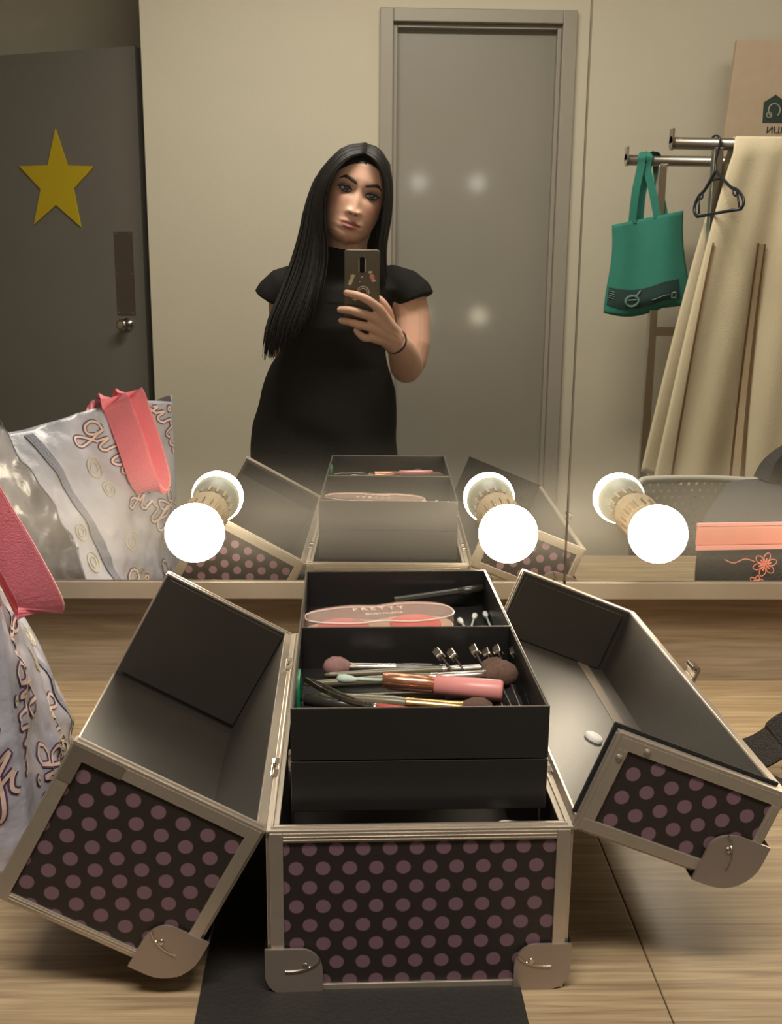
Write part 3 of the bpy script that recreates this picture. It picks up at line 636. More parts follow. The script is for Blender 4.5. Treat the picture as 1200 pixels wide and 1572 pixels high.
tag(obj('cotton_pad', bm, 'white', smooth=True), 'small white round pad lying inside the right lid', 'cotton pad')
# ------------------------------------------------------------------ lilac shopping bag with pink straps
BT = [Vector((-.275, -.385, .292)), Vector((-.455, -.170, .288)), Vector((-.62, -.30, .235)), Vector((-.44, -.50, .255))]
BMi = [Vector((-.272, -.375, .15)), Vector((-.355, -.115, .15)), Vector((-.60, -.26, .15)), Vector((-.47, -.50, .15))]
BB = [Vector((-.268, -.360, .003)), Vector((-.318, -.085, .003)), Vector((-.57, -.20, .003)), Vector((-.47, -.46, .003))]
def bag_pt(e, u, v, w=0.0):
    """edge e (0: face towards the mirror, 3: face towards the camera), u along, v up"""
    i, j = e, (e + 1) % 4
    def lerp3(k):
        a, b, c = BB[k], BMi[k], BT[k]; return a * (1 - v) * (1 - 2 * v) + b * 4 * v * (1 - v) + c * v * (2 * v - 1)
    p, q = lerp3(i), lerp3(j); x = p.lerp(q, u)
    d = (q - p).normalized(); nn = Vector((-d.y, d.x, 0)) * -1
    cen = (BT[0] + BT[1] + BT[2] + BT[3]) / 4
    if nn.dot(Vector((x.x - cen.x, x.y - cen.y, 0))) < 0: nn = -nn
    bulge = 0.016 * math.sin(PI * u) * (1 - v * .7) if e == 0 else .012 * math.sin(PI * u)
    cr_ = noise.noise(Vector((x.x * 13, x.y * 13, x.z * 13 + 5))) * .012 + noise.noise(Vector((x.x * 31, x.y * 31, x.z * 31))) * .0065 + abs(noise.noise(Vector((x.x * 45, x.y * 45, x.z * 40)))) * .005
    cr_ *= min(1, 5 * u) * min(1, 5 * (1 - u)) if e in (0, 3) else 1
    z = x.z + (0.010 * math.sin(u * 5 + e) * v)
    r = Vector((x.x, x.y, z)) + nn * (bulge + cr_ + w)
    return r
t = thing('shopping_bag', 'crinkled lilac plastic shopping bag with purple handwriting, left of the dotted case', 'shopping bag', (-.45, -.29, 0))
bm = BM(); n_u, n_v = 64, 60; grid = {}
for e in range(4):
    for i in range(n_u):
        for j in range(n_v + 1): grid[(e * n_u + i, j)] = bm.verts.new(bag_pt(e, i / n_u, j / n_v))
tot = 4 * n_u
for a in range(tot):
    for j in range(n_v): bm.faces.new((grid[(a, j)], grid[((a + 1) % tot, j)], grid[((a + 1) % tot, j + 1)], grid[(a, j + 1)]))
bm.faces.new([grid[(a, 0)] for a in range(tot)])
ob_bag = obj('bag_body', bm, 'bag', t, smooth=True); so = ob_bag.modifiers.new('thick', 'SOLIDIFY'); so.thickness = .0012; so.offset = -1
# handwriting: strokes in a unit box
GL = {
 'g': [[(.55, .62), (.35, .70), (.12, .55), (.10, .25), (.30, .10), (.52, .30), (.58, .62), (.55, .10), (.42, -.45), (.15, -.60), (.02, -.40), (.30, -.12), (.75, .15)]],
 'i': [[(.0, .15), (.18, .55), (.16, .10), (.32, .05), (.50, .22)], [(.24, .82), (.18, .95), (.28, 1.0), (.34, .88), (.24, .80)]],
 'r': [[(.0, .22), (.16, .68), (.26, .60), (.44, .60), (.40, .12), (.55, .06), (.72, .22)]],
 'l': [[(.0, .20), (.30, .80), (.28, 1.15), (.14, 1.05), (.12, .30), (.25, .05), (.45, .20)]],
 's': [[(.0, .20), (.30, .68), (.42, .30), (.30, .05), (.08, .10)]]}
def word(txt):
    x = 0; out = []
    for ch in txt:
        for st in GL[ch]: out.append([(px + x, py) for px, py in st])
        x += {'g': .72, 'i': .46, 'r': .68, 'l': .42, 's': .5}[ch]
    return out, x
def write(e, u0, v0, size, ang, txt, par):
    st, wd = word(txt); WU = (BT[(e + 1) % 4] - BT[e]).length; HV = .29; b1 = BM(); b2 = BM(); drawn = 0
    sgn = -1 if e == 0 else -1
    for s_ in st:
        P_ = [(px - wd / 2, py - .3, 0) for px, py in s_]; cv = curve(P_, max(14, len(P_) * 4)); L1 = []; 
        for p in cv:
            X = (p.x * math.cos(ang) - p.y * math.sin(ang)) * size; Y = (p.x * math.sin(ang) + p.y * math.cos(ang)) * size
            u = u0 + sgn * X / WU; v = v0 + Y / HV
            L1.append((u, v) if 0.015 < u < .985 and 0.02 < v < .975 else None)
        run = []
        for q in L1 + [None]:
            if q is None:
                if len(run) > 2:
                    for bmx, wid, off in ((b1, size * .17, .0006), (b2, size * .085, .0012)):
                        pts = [bag_pt(e, u, v, off) for u, v in run]; rows = []
                        for k, (u, v) in enumerate(run):
                            p = pts[k]; tt = (pts[min(k + 1, len(pts) - 1)] - pts[max(k - 1, 0)]).normalized()
                            nrm = (bag_pt(e, u + .004, v) - bag_pt(e, u, v)).cross(bag_pt(e, u, v + .004) - bag_pt(e, u, v)).normalized(); sd = tt.cross(nrm).normalized()
                            rows.append((bmx.verts.new(p + sd * wid / 2), bmx.verts.new(p - sd * wid / 2)))
                        for a, b in zip(rows, rows[1:]): bmx.faces.new((a[0], a[1], b[1], b[0]))
                    drawn += 1
                run = []
            else: run.append(q)
    if drawn:
        o = obj('lettering', b1, 'bagp', par); obj('letter_fill', b2, 'bagw', par) if False else None
        o2 = obj('letter_fill', b2, 'bagw', par)
    else: b1.free(); b2.free()
for (e, u, v, s_, a) in ((0, .07, .88, .036, -1.0), (0, .50, .80, .036, -1.1), (0, .33, .50, .038, -.95), (0, .08, .42, .034, -1.1), (0, .20, .10, .036, -1.0), (0, .55, .16, .034, -1.0),
                     (3, .86, .40, .044, .95), (3, .62, .72, .042, .9), (3, .55, .25, .042, .95), (3, .90, .78, .038, .95)):
    write(e, u, v, s_, a, 'girls', ob_bag)
# seam stripe and faint gold print on the face towards the mirror
bm = BM(); rows = []
for k in range(40):
    v = .02 + .96 * k / 39; u = .87 - .12 * (1 - v); rows.append([bm.verts.new(bag_pt(0, u + du, v, .0018)) for du in (-.024, -.008, .008, .024)])
for a, b in zip(rows, rows[1:]):
    for k in range(3): bm.faces.new((a[k], a[k + 1], b[k + 1], b[k]))
obj('side_seam', bm, 'bagseam', ob_bag)
for (u0, v0, r_) in ((.64, .77, .013), (.63, .67, .009), (.58, .42, .012), (.56, .26, .010), (.54, .12, .011), (.90, .55, .010), (.90, .42, .012)):
    bm = BM()
    for rr in (1.0, .55):
        pts = [bag_pt(0, u0 + math.cos(a) * r_ * rr / .28, v0 + math.sin(a) * r_ * rr / .29, .0008) for a in [2 * PI * i / 20 for i in range(21)]]; tube(bm, pts, .0007, 4, caps=False)
    obj('gold_print', bm, 'bagg', ob_bag)
# pink webbing loops
fdir = (BT[1] - BT[0]).normalized()
def loop(name, base, span, drop, out):
    nrm = Vector((-fdir.y, fdir.x, 0)); nrm = nrm if nrm.x > 0 or nrm.y > 0 else -nrm
    b0 = base - fdir * span / 2; b1 = base + fdir * span / 2; Z = Vector((0, 0, 1))
    P_ = [b0 - nrm * .006 - Z * .03, b0 - nrm * .003 + Z * .006, b0 + nrm * .010 + Z * .020, b0 + nrm * (.026) - Z * .01, b0 + nrm * (out * .7) - Z * drop * .45, b0 + nrm * out + fdir * span * .12 - Z * drop * .86,
          base + nrm * (out + .004) - Z * drop,
          b1 + nrm * out - fdir * span * .12 - Z * drop * .86, b1 + nrm * (out * .75) - Z * drop * .45, b1 + nrm * .028 - Z * .01, b1 + nrm * .010 + Z * .016, b1 - nrm * .003 + Z * .004, b1 - nrm * .006 - Z * .03]
    n_ = 60; cv = curve(P_, n_); wd = [Vector((1, .10, 0)) for i in range(n_)]
    return cv, wd
cv, wd = loop('strap', Vector((-.334, -.300, .291)), .028, .102, .062)
bm = BM(); ribbon(bm, cv, .038, .0016, wd); st = obj('handle', bm, 'pink', t)
bm = BM(); 
for s_ in (-1, 1): tube(bm, [p + w.normalized() * s_ * .0188 for p, w in zip(cv, wd)], .0011, 6)
obj('stitched_edge', bm, 'pinke', st)
Q_ = [(-.42, -.44, .262), (-.40, -.445, .278), (-.365, -.43, .270), (-.335, -.415, .245), (-.312, -.40, .210), (-.305, -.405, .185), (-.318, -.425, .190), (-.345, -.445, .225), (-.39, -.45, .262)]
bm = BM(); ribbon(bm, curve(Q_, 40), .026, .0016, (.5, -.4, .55)); obj('handle', bm, 'pink', t)

# ------------------------------------------------------------------ black sports bag and strap at the right
t = thing('sports_bag', 'black sports bag with coral band and pink embroidered flowers, seen in the right mirror', 'bag', (.75, -.45, 0))
xs0, xs1, ys0, ys1 = .447, 1.02, -.56, -.24
bm = BM(); prof = [(ys0, .004), (ys0 - .006, .06), (ys0, .140), (ys0 + .05, .166), (ys1 - .19, .170), (ys1 - .06, .162), (ys1 - .002, .152), (ys1 + .004, .07), (ys1, .004)]
nx = 26; rows = []
for i in range(nx + 1):
    f = i / nx; x = xs0 + (xs1 - xs0) * f; sc = 1 - .05 * (1 - math.sin(PI * min(1, max(0, f * 1.0)))) ** 2
    rows.append([bm.verts.new((x + (ys1 - y) * .50 * (1 - f) + .004 * noise.noise(Vector((y * 20, z * 20, x * 5))), (y + .40) * sc - .40 + .006 * noise.noise(Vector((x * 14, z * 14, y * 9))), .004 + (z - .004) * (sc if k_ not in (0, 8) else 1)  + .005 * noise.noise(Vector((x * 16, y * 16, 3))) * (z > .05))) for k_, (y, z) in enumerate(prof)])
for a, b in zip(rows, rows[1:]):
    for k in range(len(prof)): bm.faces.new((a[k], a[(k + 1) % len(prof)], b[(k + 1) % len(prof)], b[k]))
bm.faces.new(rows[0]); bm.faces.new(list(reversed(rows[-1])))
o = obj('bag_body', bm, 'nylon', t, smooth=True); o.modifiers.new('s', 'SUBSURF').levels = 1; o.modifiers['s'].render_levels = 2
bm = BM(); ribbon(bm, [(x, ys1 + .009, .134 + .02 * (x - xs0)) for x in [xs0 + .004 + i * .035 for i in range(15)]], .025, .004, (0, .12, 1)); obj('zip_band', bm, 'coral', t)
bm = BM(); ribbon(bm, [(x, ys1 + .0105, .1175 + .02 * (x - xs0)) for x in [xs0 + .004 + i * .035 for i in range(15)]], .006, .003, (0, .12, 1)); ribbon(bm, [(x, ys1 + .008, .1495 + .02 * (x - xs0)) for x in [xs0 + .004 + i * .035 for i in range(15)]], .004, .003, (0, .12, 1)); obj('band_piping', bm, 'pinke', t)
for (cx, cz, r_) in ((.548, .094, .016), (.538, .068, .010), (.640, .085, .014)):
    bm = BM()
    for p_ in range(6):
        a = 2 * PI * p_ / 6 + .3; c_, s_ = math.cos(a), math.sin(a)
        pts = [(cx + (q * c_ - w_ * s_) * r_, ys1 + .0085, cz + (q * s_ + w_ * c_) * r_) for q, w_ in ((.15, 0), (.6, .28), (1, .12), (1, -.12), (.6, -.28), (.15, 0))]
        tube(bm, curve(pts, 14), .0007, 4)
        tube(bm, [(cx, ys1 + .0085, cz), (cx + c_ * r_ * .55, ys1 + .0085, cz + s_ * r_ * .55)], .0012, 4)
    obj('embroidered_flower', bm, 'coral', t)
bm = BM(); tube(bm, curve([(.534, ys1 + .0085, .098), (.520, ys1 + .0085, .102), (.505, ys1 + .0085, .096), (.492, ys1 + .0085, .101)], 12), .0007, 4)
obj('embroidered_stem', bm, 'coral', t)
bm = BM(); 
for k, pts in enumerate(([(.625, -.46, .165), (.64, -.46, .195), (.672, -.45, .222), (.73, -.45, .228), (.79, -.45, .170)], [(.645, -.42, .165), (.66, -.42, .198), (.71, -.41, .205), (.78, -.41, .165)])):
    ribbon(bm, curve(pts, 20), .06, .014, (.1, .9, .3))
obj('folded_handle', bm, 'strap', t)
t = thing('webbing_strap', 'black webbing strap with a loop, trailing on the counter beside the right lid', 'strap', (.42, -.18, 0))
SH = lambda P_: [(.42 + (x - .42) * 1.25 + .004, -.19 + (y + .17) * 1.35 - .020, z * 1.1) for x, y, z in P_]
bm = BM(); cvs = curve(SH([(.372, -.135, .004), (.384, -.150, .010), (.398, -.163, .028), (.412, -.168, .046), (.432, -.172, .052), (.458, -.180, .044), (.472, -.19, .022), (.45, -.196, .010), (.425, -.200, .012)]), 46)
ribbon(bm, cvs, .038, .0022, [(.35, .4, .9)] * 14 + [(.1, .55, .95)] * 32); st = obj('loop', bm, 'strap', t)
bm = BM(); ribbon(bm, curve([(.335, -.12, .003), (.360, -.175, .004), (.385, -.225, .005), (.410, -.262, .006), (.430, -.285, .006), (.462, -.305, .006)], 40), .040, .0022, (1, .25, .05)); obj('tail', bm, 'strap', t)
bm = BM(); box(bm, .412, .450, -.228, -.200, .007, .0105); obj('slide_buckle', bm, 'steel', t, bevel=0.002)

# ------------------------------------------------------------------ clothes rack and what hangs on it (behind the woman)
RY1, RY2 = -1.80, -2.10
t = thing('clothes_rack', 'chrome clothes rack with two parallel rails against the back wall', 'clothes rack', (1.2, -1.95, -CZ))
ZR1, ZR2 = .808, .792
for (y, z, x0, xp) in ((RY1, ZR1, .815, .938), (RY2, ZR2, .768, .872)):
    bm = BM(); tube(bm, [(x0, y, z), (1.9, y, z - .006)], .0155, 20); r_ = obj('rail', bm, 'rail', t, smooth=True)
    bm = BM(); lathe(bm, [(-.004, 0), (-.004, .018), (.002, .018), (.002, 0)], (x0, y, z), (1, 0, 0), 20); box(bm, x0 - .004, x0 + .001, y - .016, y + .016, z, z + .036); obj('end_stop', bm, 'chrome', r_)
    for xx in (xp, 1.80):
        bm = BM(); box(bm, xx - .0125, xx + .0125, y - .0125, y + .0125, -CZ + .05, z - .014); obj('post', bm, 'rail', t, bevel=0.002)
for xx in (.872, 1.80):
    bm = BM(); box(bm, xx - .0125, xx + .0125, RY2 + .0125, RY1 + .10, .29, .315) if False else box(bm, xx - .012, xx + .085 if xx < 1 else xx + .012, RY2 - .011, RY2 + .011, .285, .312); obj('cross_bar', bm, 'rail', t)
    bm = BM(); box(bm, xx - .02, xx + .02, RY2 - .12, RY1 + .15, -CZ + .02, -CZ + .05); obj('foot', bm, 'rail', t, bevel=0.003)
bm = BM(); box(bm, .945, 1.80, RY1 - .011, RY1 + .011, -.50, -.475); obj('cross_bar', bm, 'rail', t)
for xx in (.872, 1.80):
    for y in (RY2 - .09, RY1 + .12):
        bm = BM(); lathe(bm, [(-.008, 0), (-.008, .017), (-.005, .0195), (.005, .0195), (.008, .017), (.008, 0)], (xx, y, -CZ + .0195), (1, 0, 0), 18); obj('castor', bm, 'darkh', t)
# teal tote
t = thing('tote_bag', 'teal fabric tote bag hanging from the rear rail by its handles', 'tote bag', (.84, RY2, .36))
def tote(u, v, side):   # u 0..1 across, v 0..1 down
    top = Vector((.732, 0, .608)).lerp(Vector((.945, 0, .652)), u); bot = Vector((.728, 0, .352)).lerp(Vector((.980, 0, .378)), u)
    p = top.lerp(bot, v); belly = .030 * math.sin(PI * u) * (.35 + .8 * v) * (1 - max(0, v - .85) * 5)
    p.y = RY2 + side * (belly + .002) + .012 * math.sin(u * 9 + 1) * (1 - .5 * v); p.z -= .018 * math.sin(PI * min(1, u * 1.5)) * v * (1 if u < .66 else 1)
    p.x += .006 * math.sin(v * 5) * (1 - 2 * u); return p
for side in (1, -1):
    bm = BM(); g_ = [[bm.verts.new(tote(i / 24, j / 24, side)) for j in range(25)] for i in range(25)]
    for i in range(24):
        for j in range(24): bm.faces.new((g_[i][j], g_[i + 1][j], g_[i + 1][j + 1], g_[i][j + 1]))
    sd = obj('fabric_side', bm, 'teal', t, smooth=True); sd.modifiers.new('t', 'SOLIDIFY').thickness = .0012
    if side == 1: front_side = sd
bm = BM(); u0, u1, v0, v1 = .02, .86, .70, .90; g_ = [[bm.verts.new(tote(u0 + (u1 - u0) * i / 20, v0 + (v1 - v0) * j / 6 + (.02 * math.sin(3 * i / 20)), 1) + Vector((0, .0040, 0))) for j in range(7)] for i in range(21)]
for i in range(20):
    for j in range(6): bm.faces.new((g_[i][j], g_[i + 1][j], g_[i + 1][j + 1], g_[i][j + 1]))
obj('printed_band', bm, 'teal_dark', front_side, smooth=True)
bm = BM()
pts = [tote(.30 + .075 * math.cos(a), .835 + .055 * math.sin(a), 1) + Vector((0, .0062, 0)) for a in [2 * PI * i / 24 for i in range(25)]]; tube(bm, pts, .0035, 5, caps=False)
tube(bm, [tote(.34, .80, 1) + Vector((0, .0062, 0)), tote(.40, .735, 1) + Vector((0, .0062, 0))], .003, 5)
pts = [tote(u, .825 + .0 * u, 1) + Vector((0, .0062, 0)) for u in [.25 + .10 * i / 8 for i in range(9)]]; tube(bm, pts, .0025, 5)
tube(bm, [tote(.52 + .20 * i / 10, .865 - .005 * i / 10, 1) + Vector((0, .0062, 0)) for i in range(11)], .0015, 4)
for (a, b, c_, d_) in ((.755, .80, .845, .845), (.755, .80, .90, .90), (.755, .755, .845, .90), (.80, .80, .845, .90)): tube(bm, [tote(a, c_, 1) + Vector((0, .0062, 0)), tote(b, d_, 1) + Vector((0, .0062, 0))], .003, 4)
for k in range(4): tube(bm, [tote(.03, .74 + .025 * k, 1) + Vector((0, .0062, 0)), tote(.09, .75 + .025 * k, 1) + Vector((0, .0062, 0))], .0015, 4)
obj('printed_logo', bm, 'teal_grey', front_side)
for (a0, a1, yo, x0, x1) in ((.28, .62, .010, .806, .828), (.42, .74, -.012, .832, .862)):
    P0, P1_ = tote(a0, .02, 1 if yo > 0 else -1), tote(a1, .02, 1 if yo > 0 else -1)
    P_ = [P0, Vector(((P0.x + x0) / 2 - .004, RY2 + yo * 1.4, .70)), Vector((x0, RY2 + yo + .006, .775)), Vector((x0, RY2 + .0175 * (1 if yo > 0 else -1) + .001, .800)), Vector(((x0 + x1) / 2, RY2 + .002, ZR2 + .0205)), Vector((x1, RY2 + .0175 * (1 if yo > 0 else -1), .800)), Vector((x1 - .002, RY2 + yo, .77)), Vector(((P1_.x + x1) / 2, RY2 + yo * 1.4, .70)), P1_]
    bm = BM(); ribbon(bm, curve(P_, 50), .022, .0016, (1, .12, 0)); obj('handle', bm, 'teal', t)
# navy hanger
HX = .930
t = thing('clothes_hanger', 'empty dark plastic hanger on the front rail beside the cream cloth', 'hanger', (HX, RY1, .64))
HA = math.radians(75)   # nearly edge-on to the rail's length
def HF(u, z): return (HX + u * math.cos(HA), RY1 + u * math.sin(HA) + max(0, .79 - z) * .45, z)
bm = BM(); tube(bm, curve([HF(-.0215, ZR1 - .004), HF(-.0190, ZR1 + .013), HF(0, ZR1 + .0215), HF(.0195, ZR1 + .012), HF(.022, ZR1 - .004), HF(.013, ZR1 - .026), HF(.0, ZR1 - .045), HF(0, .735)], 30), .0030, 8); obj('hook', bm, 'navy', t, smooth=True)
bm = BM()
tube(bm, curve([HF(0, .738), HF(.02, .722), HF(.06, .692), HF(.088, .682), HF(.110, .664), HF(.112, .645), HF(.098, .633)], 26), .0048, 8, flat=.7)
tube(bm, curve([HF(0, .738), HF(-.02, .722), HF(-.06, .690), HF(-.088, .677), HF(-.112, .652), HF(-.114, .632), HF(-.100, .622)], 26), .0048, 8, flat=.7)
tube(bm, [HF(-.104, .622), HF(0, .6285), HF(.102, .634)], .0042, 8, flat=.7); tube(bm, [HF(-.026, .714), HF(.026, .717)], .003, 6)
for s_ in (-1, 1):
    tube(bm, curve([HF(s_ * .068, .690), HF(s_ * .072, .672), HF(s_ * .082, .668), HF(s_ * .086, .676)], 12), .0026, 6)
    tube(bm, [HF(s_ * .088, .680), HF(s_ * .094, .630)], .0028, 6)
obj('frame', bm, 'navy', t, smooth=True)
# cream cloth (long garment cover) folded over the front rail
t = thing('garment_cover', 'long cream cloth cover with brown piping draped over the front rail', 'garment cover', (1.1, RY1, -.1))
def cloth(s, v, side):
    """s 0..1 across, v 0..1 from the rail down"""
    w = v ** .75
    x = (.990 + s * .33) * (1 - w) + (.800 + s * .60) * w
    zb = -.085 - .10 * min(1, s * 2.2) + .05 * max(0, s - .6)
    z = (ZR1 + .020) * (1 - v) + zb * v
    y = RY1 + side * (.020 + .05 * w) + (.016 * math.sin(s * 11 + .6) + .008 * math.sin(s * 26 + v * 2)) * (.35 + .8 * v)
    if v < .04: y = RY1 + side * .020 * math.sin(PI / 2 * v / .04); z = ZR1 + .020 - .012 * (v / .04) ** 2
    return Vector((x, y, z))
nS, nV = 60, 60
bm = BM(); g_ = []
for i in range(nS + 1):
    col = [bm.verts.new(cloth(i / nS, 1 - j / nV * 1.0, -1)) for j in range(nV)] + [bm.verts.new(cloth(i / nS, (j / nV), 1)) for j in range(0, nV + 1)]
    g_.append(col)
for a, b in zip(g_, g_[1:]):
    for k in range(len(a) - 1): bm.faces.new((a[k], a[k + 1], b[k + 1], b[k]))
o = obj('cloth', bm, 'cloth', t, smooth=True); o.modifiers.new('t', 'SOLIDIFY').thickness = .003
def seam_line(s0, s1, wid, m_, name, v0=.03, off=.004):
    bm = BM(); rows = []
    for k in range(50):
        v = v0 + (1 - v0) * k / 49; s = s0 + (s1 - s0) * v; p = cloth(s, v, 1); q = cloth(min(s + wid, 1), v, 1); rows.append((bm.verts.new(p + Vector((0, off, 0))), bm.verts.new(q + Vector((0, off, 0)))))
    for a, b in zip(rows, rows[1:]): bm.faces.new((a[0], b[0], b[1], a[1]))
    oo = obj(name, bm, m_, t); oo.modifiers.new('t', 'SOLIDIFY').thickness = .002; return oo
seam_line(.285, .372, .010, 'piping', 'piping', .28); seam_line(.330, .425, .010, 'piping', 'piping', .28); seam_line(.295, .384, .036, 'tapec', 'tape_strip', .28, .003)
seam_line(.006, .075, .010, 'piping', 'piping', .30); seam_line(.84, .90, .012, 'piping', 'piping', .02)
# leaning panel with a printed mark
t = thing('display_panel', 'beige cardboard panel with a dark green printed mark, behind the clothes rack', 'cardboard panel', (1.45, -2.27, -.2))
def PN(x, z, w): return (x, -2.27 - (z - .4) * .07 + w, z)
bm = BM(); prism(bm, [(1.02, -.25), (1.90, -.25), (1.90, 1.165), (1.135, 1.165)], -.01, .01, PN); pb = obj('board', bm, 'board', t, bevel=0.002)
bm = BM(); box(bm, 1.15, 1.70, -2.38, -2.17, -CZ, -.25); obj('stand', bm, 'board', t)
bm = BM(); prism(bm, [(1.228, .925), (1.30, .925), (1.30, .985), (1.264, 1.008), (1.228, .985)], .0105, .0115, PN); mk = obj('printed_mark', bm, 'green_dark', pb)
bm = BM(); tube(bm, [PN(1.262 + .018 * math.cos(a), .962 + .019 * math.sin(a), .012) for a in [-.9 + 5.2 * i / 20 for i in range(21)]], .0025, 6); tube(bm, [PN(1.247 + .008 * math.cos(a), .948 + .008 * math.sin(a), .012) for a in [2 * PI * i / 12 for i in range(13)]], .002, 6); obj('mark_line', bm, 'grey_print', mk)
bm = text_mesh('MERLIN', .028, .0004)
# faces the mirror (+y): text plane turned to look along +y
bmesh.ops.transform(bm, matrix=Matrix.Translation(Vector(PN(1.288, .895, .0115))) @ Matrix(((-1, 0, 0, 0), (0, 0, 1, 0), (0, 1, 0, 0), (0, 0, 0, 1))), verts=bm.verts)
obj('printed_word', bm, 'green_dark', pb, norm=False)
# perforated plastic chair behind
t = thing('chair', 'pale plastic chair with a perforated backrest, beside the clothes rack', 'chair', (.86, -1.62, -CZ))
def CHF(u, v, w): return (.66 + u, -1.40 - w - (.10 * (.02 - v)), v - .030)
bm = BM(); uvl = bm.loops.layers.uv.new('panel'); nU, nV2 = 12, 10; gg = {}
for i in range(nU + 1):
    for j in range(nV2 + 1):
        u = i / nU * .40; v = -.33 + j / nV2 * .335; w = -.035 * (2 * i / nU - 1) ** 2; gg[(i, j)] = (bm.verts.new(CHF(u, v, w)), (u, v))
for i in range(nU):
    for j in range(nV2):
        ks = ((i, j), (i + 1, j), (i + 1, j + 1), (i, j + 1)); f = bm.faces.new([gg[k][0] for k in ks])
        for lp, k in zip(f.loops, ks): lp[uvl].uv = gg[k][1]
o = obj('backrest', bm, 'chairp', t, smooth=True); o.modifiers.new('t', 'SOLIDIFY').thickness = .003
bm = BM(); rim = [gg_ for gg_ in ()]
P_ = [CHF(.0, -.34, -.035), CHF(0, -.04, -.035), CHF(.012, .006, -.031), CHF(.05, .014, -.02), CHF(.20, .012, 0), CHF(.35, .006, -.02), CHF(.388, -.004, -.031), CHF(.40, -.04, -.035), CHF(.40, -.34, -.035)]
tube(bm, curve(P_, 60), .009, 8); obj('back_rim', bm, 'chairs', t, smooth=True)
bm = BM(); prism(bm, [(.66, -1.765), (1.06, -1.765), (1.07, -1.62), (1.05, -1.41), (.67, -1.41), (.65, -1.62)], -.435, -.415, lambda u, v, w: (u, v, w)); obj('seat', bm, 'chairs', t, bevel=0.006)
for x, y, dx, dy in ((.69, -1.45, -.03, .04), (1.03, -1.45, .03, .04), (.69, -1.74, -.03, -.04), (1.03, -1.74, .03, -.04)):
    bm = BM(); tube(bm, [(x, y, -.435), (x + dx, y + dy, -CZ)], .011, 10); obj('leg', bm, 'rail', t, smooth=True)
for x in (.66, 1.06):
    bm = BM(); tube(bm, [(x, -1.40, -.33), (x, -1.44, -.43)], .010, 8); obj('back_post', bm, 'chairs', t, smooth=True)
# ------------------------------------------------------------------ the woman
def remesh_join(bm, voxel, smooth_it=2):
    me = bpy.data.meshes.new('tmp'); bm.to_mesh(me); bm.free(); o = bpy.data.objects.new('tmp', me); C.objects.link(o)
    r = o.modifiers.new('r', 'REMESH'); r.mode = 'VOXEL'; r.voxel_size = voxel
    if smooth_it:
        s = o.modifiers.new('s', 'SMOOTH'); s.iterations = smooth_it; s.factor = .5
    dg = bpy.context.evaluated_depsgraph_get(); m2 = bpy.data.meshes.new_from_object(o.evaluated_get(dg)); bpy.data.objects.remove(o); bpy.data.meshes.remove(me)
    b = BM(); b.from_mesh(m2); bpy.data.meshes.remove(m2); return b
HC = Vector((-0.0205, -1.462, 0.647))                 # middle of the skull at eye level
HR = Matrix.Rotation(math.radians(16.5), 3, 'Y') @ Matrix.Rotation(math.radians(-6), 3, 'Z') @ Matrix.Rotation(math.radians(2), 3, 'X')
HRI = HR.inverted()
PRO = [(-.1130, .014, .062, .040), (-.1095, .029, .072, .020), (-.1030, .040, .0780, -.005), (-.092, .0500, .0805, -.028), (-.075, .0580, .0810, -.046), (-.050, .0640, .0820, -.064), (-.020, .0685, .0825, -.080), (0, .0700, .0815, -.088), (.030, .0690, .0850, -.094), (.060, .0665, .0800, -.092), (.085, .056, .064, -.078), (.103, .037, .040, -.050), (.112, .015, .014, -.020)]
def prof(z):
    if z <= PRO[0][0]: return PRO[0][1:]
    if z >= PRO[-1][0]: return PRO[-1][1:]
    for a, b in zip(PRO, PRO[1:]):
        if a[0] <= z <= b[0]:
            f = (z - a[0]) / (b[0] - a[0]); f = f * f * (3 - 2 * f) * .5 + f * .5; return tuple(a[i] * (1 - f) + b[i] * f for i in (1, 2, 3))
G = lambda x, c, s: math.exp(-((x - c) / s) ** 2 / 2)
def feature(x, z):
    ax = abs(x); d = 0
    # nose
    if z > -.048: zz = (z - .012) / (-.060); zz = min(max(zz, 0), 1); d += (.0020 + .0130 * zz ** 1.2) * G(x, 0, .0068 + .0020 * zz) * (1 if z < .012 else math.exp(-((z - .012) / .014) ** 2))
    else: d += .0150 * G(x, 0, .0087) * math.exp(-((z + .048) / .0042) ** 2)
    d += .0080 * G(ax, .0118, .0042) * G(z, -.0450, .0046)
    d -= .0030 * G(ax, .0065, .0030) * G(z, -.0515, .0022)
    # brow, sockets, lids
    d += .0018 * G(ax, .030, .016) * G(z, .0185, .0085)
    d -= .0065 * G(ax, .0305, .0135) * G(z, .0005, .0090)
    d -= .0030 * G(ax, .0150, .0050) * G(z, .0, .0100)
    d += .0030 * G(ax, .0310, .0110) * G(z, .0095, .0030)
    # cheeks
    d += .0060 * G(ax, .042, .017) * G(z, -.036, .022)
    # mouth
    d += .0055 * G(x, 0, .020) * G(z, -.0750, .0130)
    d += .0042 * G(x, 0, .0170) * G(z, -.0695, .0034) + .0055 * G(x, 0, .0155) * G(z, -.0800, .0042)
    d -= .0030 * G(x, 0, .0180) * G(z, -.0742 + 2.4 * x * x, .0014)
    d -= .0022 * G(x, 0, .0032) * G(z, -.0600, .0050)
    d -= .0035 * G(x, 0, .0150) * G(z, -.0890, .0038)
    d += .0030 * G(x, 0, .0170) * G(z, -.1010, .0085)
    return d
